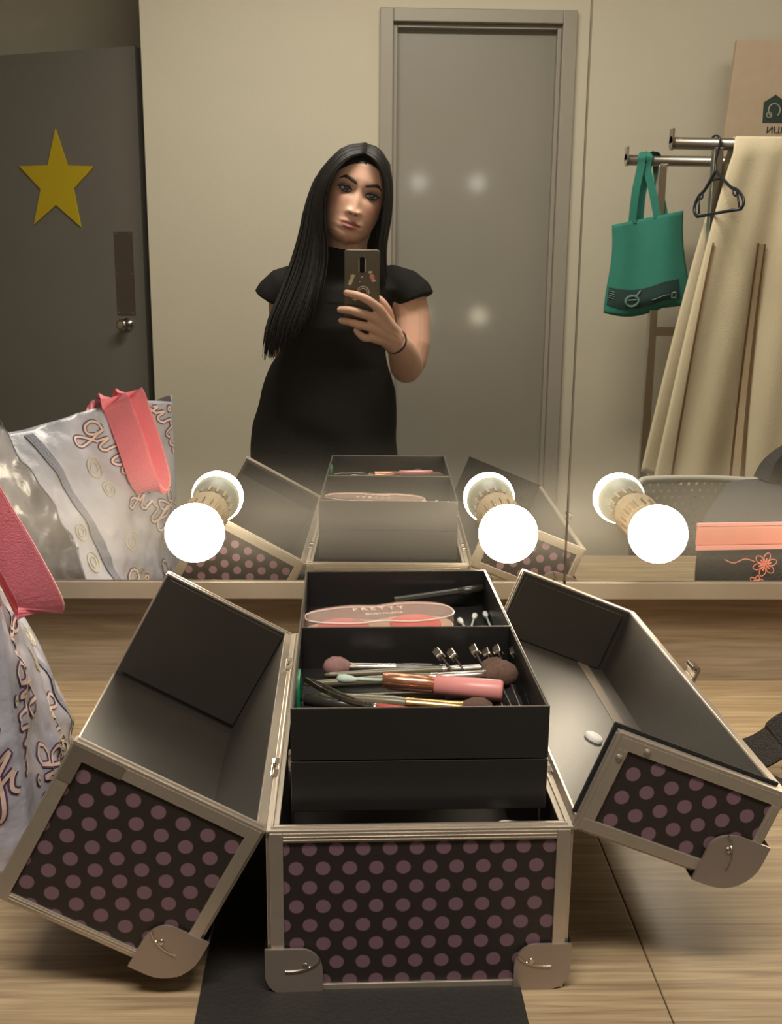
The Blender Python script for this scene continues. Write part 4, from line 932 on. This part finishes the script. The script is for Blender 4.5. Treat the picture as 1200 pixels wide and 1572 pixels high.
def head_local(th, z, off=0):
    w, f, b = prof(z); sx, cx = math.sin(th), math.cos(th)
    x = math.copysign(abs(sx) ** .92, sx) * w
    y = (math.copysign(abs(cx) ** .92, cx)) * (f if cx > 0 else -b) if True else 0
    if cx > 0: y += feature(x, z) * min(1, cx * 2.2)
    v = Vector((x, y, z))
    if off: v += Vector((x / max(w, .01), y / .085, 0)).normalized() * off if abs(x) + abs(y) > 1e-5 else Vector((0, 0, off))
    return v
def HW(v): return HC + HR @ Vector(v)
def face_pt(x, z, off=0):
    w, f, b = prof(z); s = min(.999, (abs(x) / w)) ** (1 / .92); th = math.asin(s); v = head_local(math.copysign(th, x), z); v.y += off; return v
bm = BM()
zs = [-.115 + .227 * (i / 110) for i in range(111)]; nt = 132; rows = []
for z in zs: rows.append([bm.verts.new(HW(head_local(2 * PI * k / nt, z))) for k in range(nt)])
for a, b in zip(rows, rows[1:]):
    for k in range(nt): bm.faces.new((a[k], a[(k + 1) % nt], b[(k + 1) % nt], b[k]))
bm.faces.new(list(reversed(rows[0]))); bm.faces.new(rows[-1])
for s_ in (-1, 1):   # ears
    tube(bm, [HW((s_ * .066, -.002, .010)), HW((s_ * .070, -.010, .012)), HW((s_ * .0715, -.014, -.005)), HW((s_ * .069, -.006, -.028)), HW((s_ * .064, 0, -.030))], [.004, .006, .007, .005, .004], 10)
# neck and torso core, arms, legs
def T(pts, r, n=20, flat=None): tube(bm, pts, r, n, flat)
def ring_loft(bm, rings, n=40, e=.85):
    R_ = []
    for (cx, cy, z, a, b) in rings:
        R_.append([bm.verts.new((cx + a * math.copysign(abs(math.cos(t_)) ** e, math.cos(t_)), cy + b * math.copysign(abs(math.sin(t_)) ** e, math.sin(t_)), z)) for t_ in [2 * PI * k / n for k in range(n)]])
    for a, b in zip(R_, R_[1:]):
        for k in range(n): bm.faces.new((a[k], a[(k + 1) % n], b[(k + 1) % n], b[k]))
    bm.faces.new(list(reversed(R_[0]))); bm.faces.new(R_[-1])
T([(-.050, -1.500, .44), (-.046, -1.492, .50), (-.040, -1.480, .545), (-.030, -1.475, .585)], [.070, .052, .049, .052])
BODY = [(-.10, -1.50, -.15, .165, .105), (-.0985, -1.50, .02, .172, .110), (-.093, -1.495, .10, .166, .105), (-.085, -1.49, .18, .152, .094), (-.080, -1.485, .25, .132, .082), (-.072, -1.484, .30, .114, .082), (-.065, -1.484, .345, .112, .086), (-.057, -1.486, .395, .116, .084), (-.050, -1.490, .43, .130, .072), (-.048, -1.492, .455, .125, .062), (-.047, -1.495, .478, .085, .050)]
ring_loft(bm, BODY)
# right arm (holding the phone) - upper arm, elbow, forearm, palm
T([(.075, -1.492, .428), (.105, -1.488, .405), (.1165, -1.478, .36), (.1165, -1.462, .30), (.109, -1.450, .258), (.104, -1.436, .246)], [.050, .050, .0465, .0455, .043, .038])
T([(.106, -1.452, .250), (.103, -1.42, .252), (.098, -1.37, .268), (.089, -1.31, .292), (.078, -1.262, .312), (.070, -1.240, .322)], [.041, .0425, .0415, .036, .029, .0255], flat=.92)
IMC, MMC, RMC, PMC = Vector((.0335, -1.172, .3950)), Vector((.0205, -1.172, .3775)), Vector((.0145, -1.176, .3560)), Vector((.0165, -1.186, .3330))
WR = Vector((.068, -1.238, .324))
for q, r0, r1 in ((IMC, .016, .0108), (MMC, .018, .0112), (RMC, .018, .0108), (PMC, .016, .0100)): T([WR + Vector((0, 0, (q.z - .36) * .30)), WR.lerp(q, .5) + Vector((.001, .004, .001)), q], [r0 + .006, r0, r1], 14)
T([WR, Vector((.050, -1.212, .352)), Vector((.028, -1.186, .368))], [.024, .020, .012], 14)
def finger(P_, r_):
    T(curve(P_, 16), [r_[0] * (1 - i / 15) + r_[1] * (i / 15) + .0006 * G(i, 7, 1.2) + .0005 * G(i, 12, 1) for i in range(16)], 14); q = Vector(P_[-1]); d = (q - Vector(P_[-2])).normalized()
    bmesh.ops.create_icosphere(bm, subdivisions=3, radius=r_[1], matrix=Matrix.Translation(q))
finger([IMC, (.013, -1.160, .4110), (-.010, -1.158, .4225), (-.0365, -1.166, .4285)], (.0105, .0072))
finger([MMC, (-.005, -1.160, .3855), (-.028, -1.158, .3920), (-.0500, -1.174, .3925)], (.0108, .0074))
finger([RMC, (-.008, -1.164, .3610), (-.028, -1.164, .3665), (-.0475, -1.180, .3690)], (.0102, .0070))
finger([PMC, (.003, -1.176, .3330), (-.008, -1.176, .3400), (-.0160, -1.186, .3480)], (.0094, .0064))
finger([(.058, -1.232, .350), (.054, -1.224, .378), (.043, -1.212, .402), (.024, -1.206, .420)], (.0145, .0088))  # thumb on the screen side
# left arm, hanging behind the hip
T([(-.165, -1.495, .428), (-.188, -1.500, .40), (-.190, -1.530, .34), (-.186, -1.565, .27), (-.184, -1.585, .225)], [.046, .046, .042, .039, .036])
T([(-.184, -1.585, .228), (-.186, -1.600, .17), (-.188, -1.610, .10), (-.186, -1.618, .035), (-.184, -1.622, .005)], [.037, .037, .032, .025, .022], flat=.9)
T([(-.184, -1.622, .005), (-.182, -1.626, -.04), (-.180, -1.628, -.075)], [.022, .026, .020], 14, .6)
for k, (dx, dl) in enumerate(((-.018, .055), (-.006, .062), (.006, .058), (.017, .046))): finger([(-.180 + dx, -1.628, -.07), (-.179 + dx, -1.629, -.07 - dl * .5), (-.177 + dx, -1.624, -.07 - dl)], (.0085, .006))
finger([(-.168, -1.626, -.015), (-.153, -1.622, -.04), (-.146, -1.618, -.068)], (.011, .008))
# legs and feet
for s_ in (-1, 1):
    x = -.098 + s_ * .078
    T([(x, -1.50, -.10), (x + s_ * .004, -1.495, -.25), (x + s_ * .004, -1.490, -.40), (x + s_ * .006, -1.500, -.52), (x + s_ * .008, -1.510, -.66), (x + s_ * .008, -1.515, -.79)], [.088, .078, .060, .056, .044, .033])
    T([(x + s_ * .008, -1.525, -.815), (x + s_ * .012, -1.46, -.825), (x + s_ * .016, -1.38, -.838), (x + s_ * .016, -1.345, -.842)], [.034, .032, .028, .018], flat=1.2)
bm = remesh_join(bm, .0022, 2)
me_tone = []
def tone_at(p):
    base = Vector((.73, .44, .33))
    q = HRI @ (p - HC)
    if q.z > -.125 and abs(q.x) < .09 and q.y > -.11 and (p - HC).length < .16:
        ax = abs(q.x)
        # hair roots on the scalp
        hl = .068 - 9.0 * q.x * q.x - .004 * (q.x < 0)
        if q.z > hl or (q.y < .028 and q.z > -.03) or q.y < -.015 and q.z > -.06: return Vector((.012, .010, .009))
        if q.y > .03:
            c = base.copy()
            bl = .55 * G(ax, .043, .012) * G(q.z, -.030, .014); c = c.lerp(Vector((.66, .27, .20)), min(.6, bl))
            es = .95 * G(ax, .0335, .0125) * G(q.z, .0050, .0068); c = c.lerp(Vector((.10, .055, .042)), min(.9, es))
            es2 = .55 * G(ax, .032, .0105) * G(q.z, -.0065, .0028); c = c.lerp(Vector((.20, .11, .08)), es2)
            # lips
            ml = -.0742 + 2.4 * q.x * q.x; up = ml + .0088 * (1 - (q.x / .0265) ** 2) - .0018 * G(q.x, 0, .0030); lo = ml - .0120 * (1 - (abs(q.x) / .0265) ** 2.0)
            if ax < .0265 and lo < q.z < up: c = Vector((.43, .17, .155)) if q.z < ml - .0006 else Vector((.30, .11, .095))
            if G(ax, .0065, .0026) * G(q.z, -.0512, .0016) > .45: c = Vector((.17, .08, .055))
            return c
    d = (p - Vector((-.02, -1.17, .37))).length
    if d < .11: base = base.lerp(Vector((.68, .42, .30)), .5)
    return base
person = thing('person', 'woman with long straight black hair in a black short-sleeved dress holding up a phone', 'person', (-.08, -1.49, -CZ))
lay = bm.verts.layers.float_color.new('tone')
for v in bm.verts: c = tone_at(v.co); v[lay] = (c.x, c.y, c.z, 1)
obj('body', bm, 'skin', person, smooth=True)
# eyes: sclera, iris, pupil, lash lines, brows, nails
for s_ in (-1, 1):
    cx = s_ * .0308; A = .0150; yb = face_pt(cx, 0).y + .0028
    def lid_z(u, up): # u -1..1
        k = (1 - abs(u) ** 2.1); return (.0064 * k + .0012 * u * s_ * 1) if up else (-.0052 * k + .0012 * u * s_)
    bm = BM(); g_ = []
    for i in range(25):
        u = -1 + 2 * i / 24; col = []
        for j in range(9):
            f = j / 8; z = lid_z(u, False) * (1 - f) + lid_z(u, True) * f; col.append(bm.verts.new(HW((cx + u * A, yb + .0026 * (1 - u * u) - 12 * z * z, z))))
        g_.append(col)
    for a, b in zip(g_, g_[1:]):
        for k in range(8): bm.faces.new((a[k], a[k + 1], b[k + 1], b[k]))
    bmesh.ops.remove_doubles(bm, verts=bm.verts, dist=1e-6)
    eye = obj('eye', bm, 'eyew', person, smooth=True)
    gx = cx + .0006
    def disc(r, off, name, m_, par, squash=.93):
        bm = BM(); c0 = bm.verts.new(HW((gx, yb + .0026 + off, .0006))); rg = []
        for k in range(28):
            a = 2 * PI * k / 28; z = min(max(math.sin(a) * r + .0006, -.0050), .0054); rg.append(bm.verts.new(HW((gx + math.cos(a) * r, yb + .0024 + off, z))))
        for k in range(28): bm.faces.new((c0, rg[k], rg[(k + 1) % 28]))
        return obj(name, bm, m_, par)
    ir = disc(.0068, .0006, 'iris', 'iris', eye); disc(.0027, .0010, 'pupil', 'pupil', eye)
    bm = BM(); bmesh.ops.create_icosphere(bm, subdivisions=2, radius=.0006, matrix=Matrix.Translation(HW((gx + .0022, yb + .0042, .0022)))); obj('catchlight', bm, 'eyew', eye) if False else bm.free()
    bm = BM(); up = [HW((cx + u * A * 1.03, yb + .0012 + .0026 * (1 - u * u), lid_z(u, True) + .0004)) for u in [-1 + 2 * i / 20 for i in range(21)]]
    ex = HW((cx + s_ * (A + .0045), yb - .0020, .0040)); up = (up + [ex]) if s_ > 0 else ([ex] + up)
    tube(bm, up, [.0012 + .0017 * math.sin(PI * i / (len(up) - 1)) for i in range(len(up))], 8)
    lo = [HW((cx + u * A * 1.02, yb + .0008 + .0026 * (1 - u * u), lid_z(u, False) - .0002)) for u in [-1 + 2 * i / 20 for i in range(21)]]; tube(bm, lo, [.0009 + .0009 * math.sin(PI * i / 20) for i in range(21)], 8)
    obj('eyeliner', bm, 'liner', person, smooth=True)
    bm = BM(); bx = [(.0105, .0180), (.0200, .0215), (.0300, .0248), (.0400, .0262), (.0520, .0190)]; P_ = [face_pt(s_ * x, z, .0012) for x, z in bx]; cv = curve([tuple(p) for p in P_], 24)
    hgt = [.0037 + .0008 * math.sin(PI * min(1, i / 14)) if i < 14 else .0041 * (1 - (i - 14) / 9) ** .8 + .0006 for i in range(24)]
    R_ = []
    for p, h_ in zip(cv, hgt): R_.append([bm.verts.new(HW(p + Vector((0, dy, dz)))) for dy, dz in ((-.0012, -h_), (.0006, -h_ * .8), (.0010, 0), (.0006, h_ * .8), (-.0012, h_))])
    for a, b in zip(R_, R_[1:]):
        for k in range(4): bm.faces.new((a[k], a[k + 1], b[k + 1], b[k]))
    obj('eyebrow', bm, 'brow', person, smooth=True)
for (q, d_) in (((-.0375, -1.1600, .4290), (-1, .2, .15)), ((-.0525, -1.1680, .3930), (-1, .5, .02)), ((-.0500, -1.1740, .3695), (-1, .5, .08))):
    bm = BM(); d_ = Vector(d_).normalized(); q = Vector(q); nrm = Vector((-.35, .93, 0)).normalized(); sd = d_.cross(nrm).normalized(); g_ = []
    for i in range(7):
        row = []
        for j in range(7): a, b = -1 + 2 * i / 6, -1 + 2 * j / 6; row.append(bm.verts.new(q + d_ * a * .0046 + sd * b * .0043 * (1 - .25 * max(0, abs(a)) ** 3) + nrm * (.0007 - .0022 * b * b - .0012 * a * a)))
        g_.append(row)
    for a, b in zip(g_, g_[1:]):
        for k in range(6): bm.faces.new((a[k], a[k + 1], b[k + 1], b[k]))
    obj('fingernail', bm, 'nail', person, smooth=True)
# dress
bm = BM()
DR = [(-.100, -1.50, -.44, .168, .118), (-.100, -1.50, -.30, .176, .124), (-.100, -1.50, -.12, .183, .124), (-.0985, -1.50, .02, .1845, .124), (-.095, -1.498, .10, .179, .120), (-.0875, -1.494, .182, .1655, .108), (-.082, -1.488, .246, .144, .099), (-.073, -1.484, .294, .126, .103), (-.067, -1.480, .342, .122, .107), (-.058, -1.482, .392, .127, .104), (-.050, -1.484, .432, .144, .092), (-.0475, -1.492, .458, .138, .072), (-.0465, -1.494, .480, .104, .060), (-.0455, -1.493, .500, .068, .056), (-.0445, -1.490, .514, .0575, .0545)]
ring_loft(bm, DR, 48)
for s_, P_, R_ in ((1, [(.02, -1.488, .432), (.07, -1.486, .438), (.100, -1.482, .428), (.117, -1.478, .414), (.122, -1.476, .402)], [.050, .050, .051, .0515, .0525]),
                   (-1, [(-.12, -1.490, .432), (-.165, -1.488, .438), (-.194, -1.488, .428), (-.210, -1.490, .412), (-.216, -1.492, .400)], [.050, .050, .051, .0515, .0525])):
    tube(bm, P_, R_, 24)
bm = remesh_join(bm, .0045, 4)
def fold(v):
    return .0022 * math.sin(v.z * 34 + v.x * 26 + 2.5 * noise.noise(v * 7)) * (1 if v.z < .40 else .3)
for v in bm.verts:
    c = Vector((-.08, -1.49, v.co.z)); d_ = (v.co - c); d_.z = 0
    if d_.length > .01: v.co += d_.normalized() * fold(v.co)
obj('dress', bm, 'dress', person, smooth=True)
bm = BM(); lathe(bm, [(-.006, .0575), (.010, .0530), (.012, .0505), (.006, .048), (-.006, .050)], (-.0440, -1.489, .516), (.06, .03, 1), 36); obj('collar', bm, 'dress', person, smooth=True)
# wrist band, small tattoo omitted into a thin ink line
bm = BM(); ax = (Vector((.078, -1.262, .312)) - WR).normalized(); a_ = Vector((0, 0, 1)); u_ = (a_ - ax * a_.dot(ax)).normalized(); v_ = ax.cross(u_); c0 = WR + ax * .006
tube(bm, [c0 + u_ * math.cos(t_) * .0275 + v_ * math.sin(t_) * .0258 for t_ in [2 * PI * k / 40 for k in range(41)]], .0022, 8, caps=False); obj('wristband', bm, 'band', person, smooth=True)
for s_ in (-1, 1):
    x = -.098 + s_ * .092; bm = BM(); ring_loft(bm, [(x, -1.43, -CZ, .044, .130), (x, -1.43, -.835, .045, .128), (x, -1.44, -.815, .042, .115), (x, -1.455, -.80, .037, .09)], 28); obj('shoe', bm, 'shoe', person, smooth=True)
# hair: scalp shell, then hanging clumps that follow guide curves
bm = BM(); rows = []; nt = 96
zz = [-.035 + .150 * i / 40 for i in range(41)]
keep = {}
for i, z in enumerate(zz):
    for k in range(nt):
        th = 2 * PI * k / nt; z2 = min(z, .1119); v = head_local(th, z2, 0); n_ = Vector((v.x / .067 ** 2, v.y / .086 ** 2, v.z / .113 ** 2 * (1 if z > 0 else 0))).normalized()
        v += n_ * .0045; keep[(i, k)] = (v, th, z)
def covered(v, th, z):
    a = th if th < PI else 2 * PI - th
    front = a < PI / 2
    if not front: return True
    hl = .071 - 9 * v.x * v.x
    return z > hl or v.y < .030
vm = {}
for i in range(40):
    for k in range(nt):
        ks = [(i, k), (i, (k + 1) % nt), (i + 1, (k + 1) % nt), (i + 1, k)]
        if all(covered(*keep[q]) for q in ks):
            for q in ks:
                if q not in vm: vm[q] = bm.verts.new(HW(keep[q][0]))
            try: bm.faces.new([vm[q] for q in ks])
            except ValueError: pass
top = [vm[(40, k)] for k in range(nt) if (40, k) in vm]
if len(top) == nt: bm.faces.new(top)
rnd = random.Random(3)
def clumps(guides, n, r0, jit, cut=None, seed=1, m_=22):
    rnd = random.Random(seed); ng = len(guides); S = len(guides[0])
    for c in range(n):
        s = (c + rnd.random()) / n; P_ = []
        for k in range(S): P_.append(cat([g[k] for g in guides], s))
        off = Vector((rnd.uniform(-1, 1), rnd.uniform(-1, 1), 0)) * jit; end = rnd.uniform(.90, 1.0)
        wv = rnd.uniform(0, 6); am = rnd.uniform(.0, .0018)
        cv = [cat(P_, end * i / (m_ - 1)) for i in range(m_)]
        cv = [p + off * min(1, i / 6) * (.4 + .9 * i / m_) + Vector((math.sin(i * .45 + wv), math.cos(i * .4 + wv), 0)) * am * (i / m_) for i, p in enumerate(cv)]
        rr = [r0 * (.55 + .45 * min(1, i / 4)) * (1 if i < m_ * .62 else max(.06, 1 - (i - m_ * .62) / (m_ * .38)) ** .8) for i in range(m_)]
        tube(bm, cv, rr, 7, flat=rnd.uniform(.45, .8), up=(rnd.uniform(-1, 1), rnd.uniform(-1, 1), .2))
gl = [
 [(.0005, -1.388, .734), (-.038, -1.372, .721), (-.078, -1.372, .680), (-.0950, -1.380, .632), (-.098, -1.388, .585), (-.093, -1.392, .535), (-.094, -1.386, .485), (-.104, -1.365, .430), (-.122, -1.352, .360)],
 [(.003, -1.400, .742), (-.045, -1.390, .730), (-.088, -1.395, .675), (-.103, -1.400, .620), (-.108, -1.405, .565), (-.112, -1.400, .505), (-.126, -1.385, .440), (-.150, -1.362, .370), (-.172, -1.352, .305)],
 [(.003, -1.440, .758), (-.050, -1.435, .745), (-.098, -1.440, .688), (-.118, -1.440, .625), (-.128, -1.435, .560), (-.142, -1.425, .495), (-.166, -1.400, .425), (-.196, -1.375, .350), (-.208, -1.368, .275)],
 [(.003, -1.490, .764), (-.052, -1.490, .748), (-.106, -1.490, .690), (-.134, -1.480, .620), (-.148, -1.470, .555), (-.166, -1.455, .490), (-.192, -1.425, .415), (-.222, -1.392, .340), (-.230, -1.380, .262)]]
gr = [
 [(.0005, -1.388, .734), (.026, -1.376, .718), (.0425, -1.384, .686), (.0490, -1.392, .650), (.0485, -1.396, .615), (.043, -1.398, .575), (.036, -1.402, .535), (.036, -1.404, .490), (.042, -1.402, .430)],
 [(.003, -1.430, .755), (.034, -1.420, .740), (.053, -1.420, .697), (.0570, -1.420, .650), (.0540, -1.425, .605), (.048, -1.430, .560), (.046, -1.435, .515), (.048, -1.438, .470), (.052, -1.435, .425)],
 [(.003, -1.490, .764), (.038, -1.485, .747), (.060, -1.480, .697), (.0630, -1.475, .645), (.0590, -1.475, .595), (.052, -1.480, .550), (.048, -1.500, .505), (.046, -1.520, .450), (.046, -1.530, .400)]]
gb = [
 [(.003, -1.490, .764), (-.055, -1.500, .745), (-.105, -1.510, .690), (-.125, -1.520, .620), (-.135, -1.530, .555), (-.140, -1.545, .480), (-.150, -1.560, .400), (-.160, -1.570, .330), (-.165, -1.575, .280)],
 [(.003, -1.500, .762), (-.010, -1.540, .740), (-.025, -1.565, .690), (-.035, -1.572, .620), (-.045, -1.570, .555), (-.055, -1.570, .480), (-.060, -1.575, .400), (-.070, -1.580, .330), (-.075, -1.580, .280)],
 [(.003, -1.490, .764), (.036, -1.510, .740), (.052, -1.520, .690), (.050, -1.530, .620), (.045, -1.535, .555), (.040, -1.550, .480), (.030, -1.560, .400), (.020, -1.570, .330), (.010, -1.575, .280)]]
clumps(gl, 150, .0062, .003, seed=11); clumps(gl, 90, .0040, .010, seed=12); clumps(gr, 90, .0048, .002, seed=13); clumps(gr, 30, .0030, .006, seed=14); clumps(gb, 110, .0085, .005, seed=15)
obj('hair', bm, 'hair', person, smooth=True)

# ------------------------------------------------------------------ phone held in the hand (the picture was taken with it)
ph = thing('phone', 'phone in a dark case with a pink sweet sticker, held by the woman', 'phone', (0, -1.1675, .35))
UP = Vector((0, .2256, .9742)); NF = Vector((0, .9742, -.2256)); RX = Vector((1, 0, 0)); LC = Vector((0.0, -1.1591, .4877))
OX = -.0035
def PP(u, v, w): return LC + RX * (u + OX) + UP * v + NF * (w - .0052)      # v = 0 at the lens, w = 0 on the back of the case
def rrect(x0, x1, z0, z1, r, n=6):
    out = []
    for cx, cy, a0 in ((x1 - r, z1 - r, 0), (x0 + r, z1 - r, PI / 2), (x0 + r, z0 + r, PI), (x1 - r, z0 + r, 1.5 * PI)):
        for i in range(n + 1): a = a0 + PI / 2 * i / n; out.append((cx + r * math.cos(a), cy + r * math.sin(a)))
    return out
bm = BM(); prism(bm, rrect(-.0375, .0375, -.134, .029, .008), -.0098, 0, PP); obj('case', bm, 'phone', ph, bevel=0.0012)
bm = BM(); prism(bm, rrect(-.0335, .0335, -.130, .025, .005), -.0104, -.0099, PP); obj('screen', bm, 'screen', ph)
bm = BM(); prism(bm, rrect(-.0062, .0062, -.019, .014, .006), 0, .0012, PP); cmod = obj('camera_module', bm, 'lens', ph)
bm = BM()
for s_ in (-1, 1): tube(bm, [PP(s_ * .0066, -.016, .0016), PP(s_ * .0066, .011, .0016)], .0010, 8)
obj('chrome_edge', bm, 'brightm', cmod)
for v in (0.0, -.011):
    bm = BM(); c0 = PP(-OX if False else 0, v, .0012); lathe(bm, [(0, .0044), (.0008, .0044), (.0010, .0036), (.0007, .0034)], c0, NF, 20); lathe(bm, [(.0005, .0030), (.0006, 0)], c0, NF, 20); obj('lens', bm, 'lens', cmod)
bm = BM(); lathe(bm, [(0, .0020), (.0008, .0018), (.0010, 0)], PP(0, -.028, 0), NF, 14); obj('flash', bm, 'white', ph)
bm = BM(); lathe(bm, [(0, .0012), (.0006, 0)], PP(-.005, -.038, 0), NF, 12); obj('sensor', bm, 'white', ph)
bm = BM(); tube(bm, [PP(.002 + .0125 * math.cos(a), -.060 + .0125 * math.sin(a), .0018) for a in [2 * PI * k / 36 for k in range(37)]], .0012, 8, caps=False); tube(bm, [PP(.002 + .0085 * math.cos(a), -.060 + .0085 * math.sin(a), .0018) for a in [2 * PI * k / 36 for k in range(37)]], .0010, 8, caps=False); obj('ring_grip', bm, 'brightm', ph, smooth=True)
def sticker(pts, name, m_):
    bm = BM(); prism(bm, pts, .0001, .0008, PP); return obj(name, bm, m_, ph)
def ell(cx, cy, a, b, ang, n=18): return [(cx + a * math.cos(t_) * math.cos(ang) - b * math.sin(t_) * math.sin(ang), cy + a * math.cos(t_) * math.sin(ang) + b * math.sin(t_) * math.cos(ang)) for t_ in [2 * PI * k / n for k in range(n)]]
sticker(ell(.0215, -.0275, .0065, .0050, -1.1), 'sweet_sticker', 'candy'); sticker([(.0165, -.0205), (.0130, -.0190), (.0145, -.0150), (.0185, -.0155), (.0220, -.0150), (.0215, -.0190)], 'sticker_wrapper', 'cream'); sticker([(.0225, -.0335), (.0190, -.0365), (.0230, -.0385), (.0275, -.0375), (.0305, -.0350), (.0270, -.0325)], 'sticker_wrapper', 'cream')
sticker([(-.030, -.044), (-.028, -.036), (-.0235, -.029), (-.0255, -.024), (-.0220, -.0245), (-.0205, -.0205), (-.0185, -.0240), (-.0140, -.0230), (-.0165, -.0280), (-.0190, -.0340), (-.0220, -.0430), (-.026, -.0465)], 'cream_sticker', 'cream')
sticker([(-.022, -.075), (-.014, -.075), (-.010, -.072), (-.009, -.076), (-.014, -.080)], 'cream_sticker', 'cream')
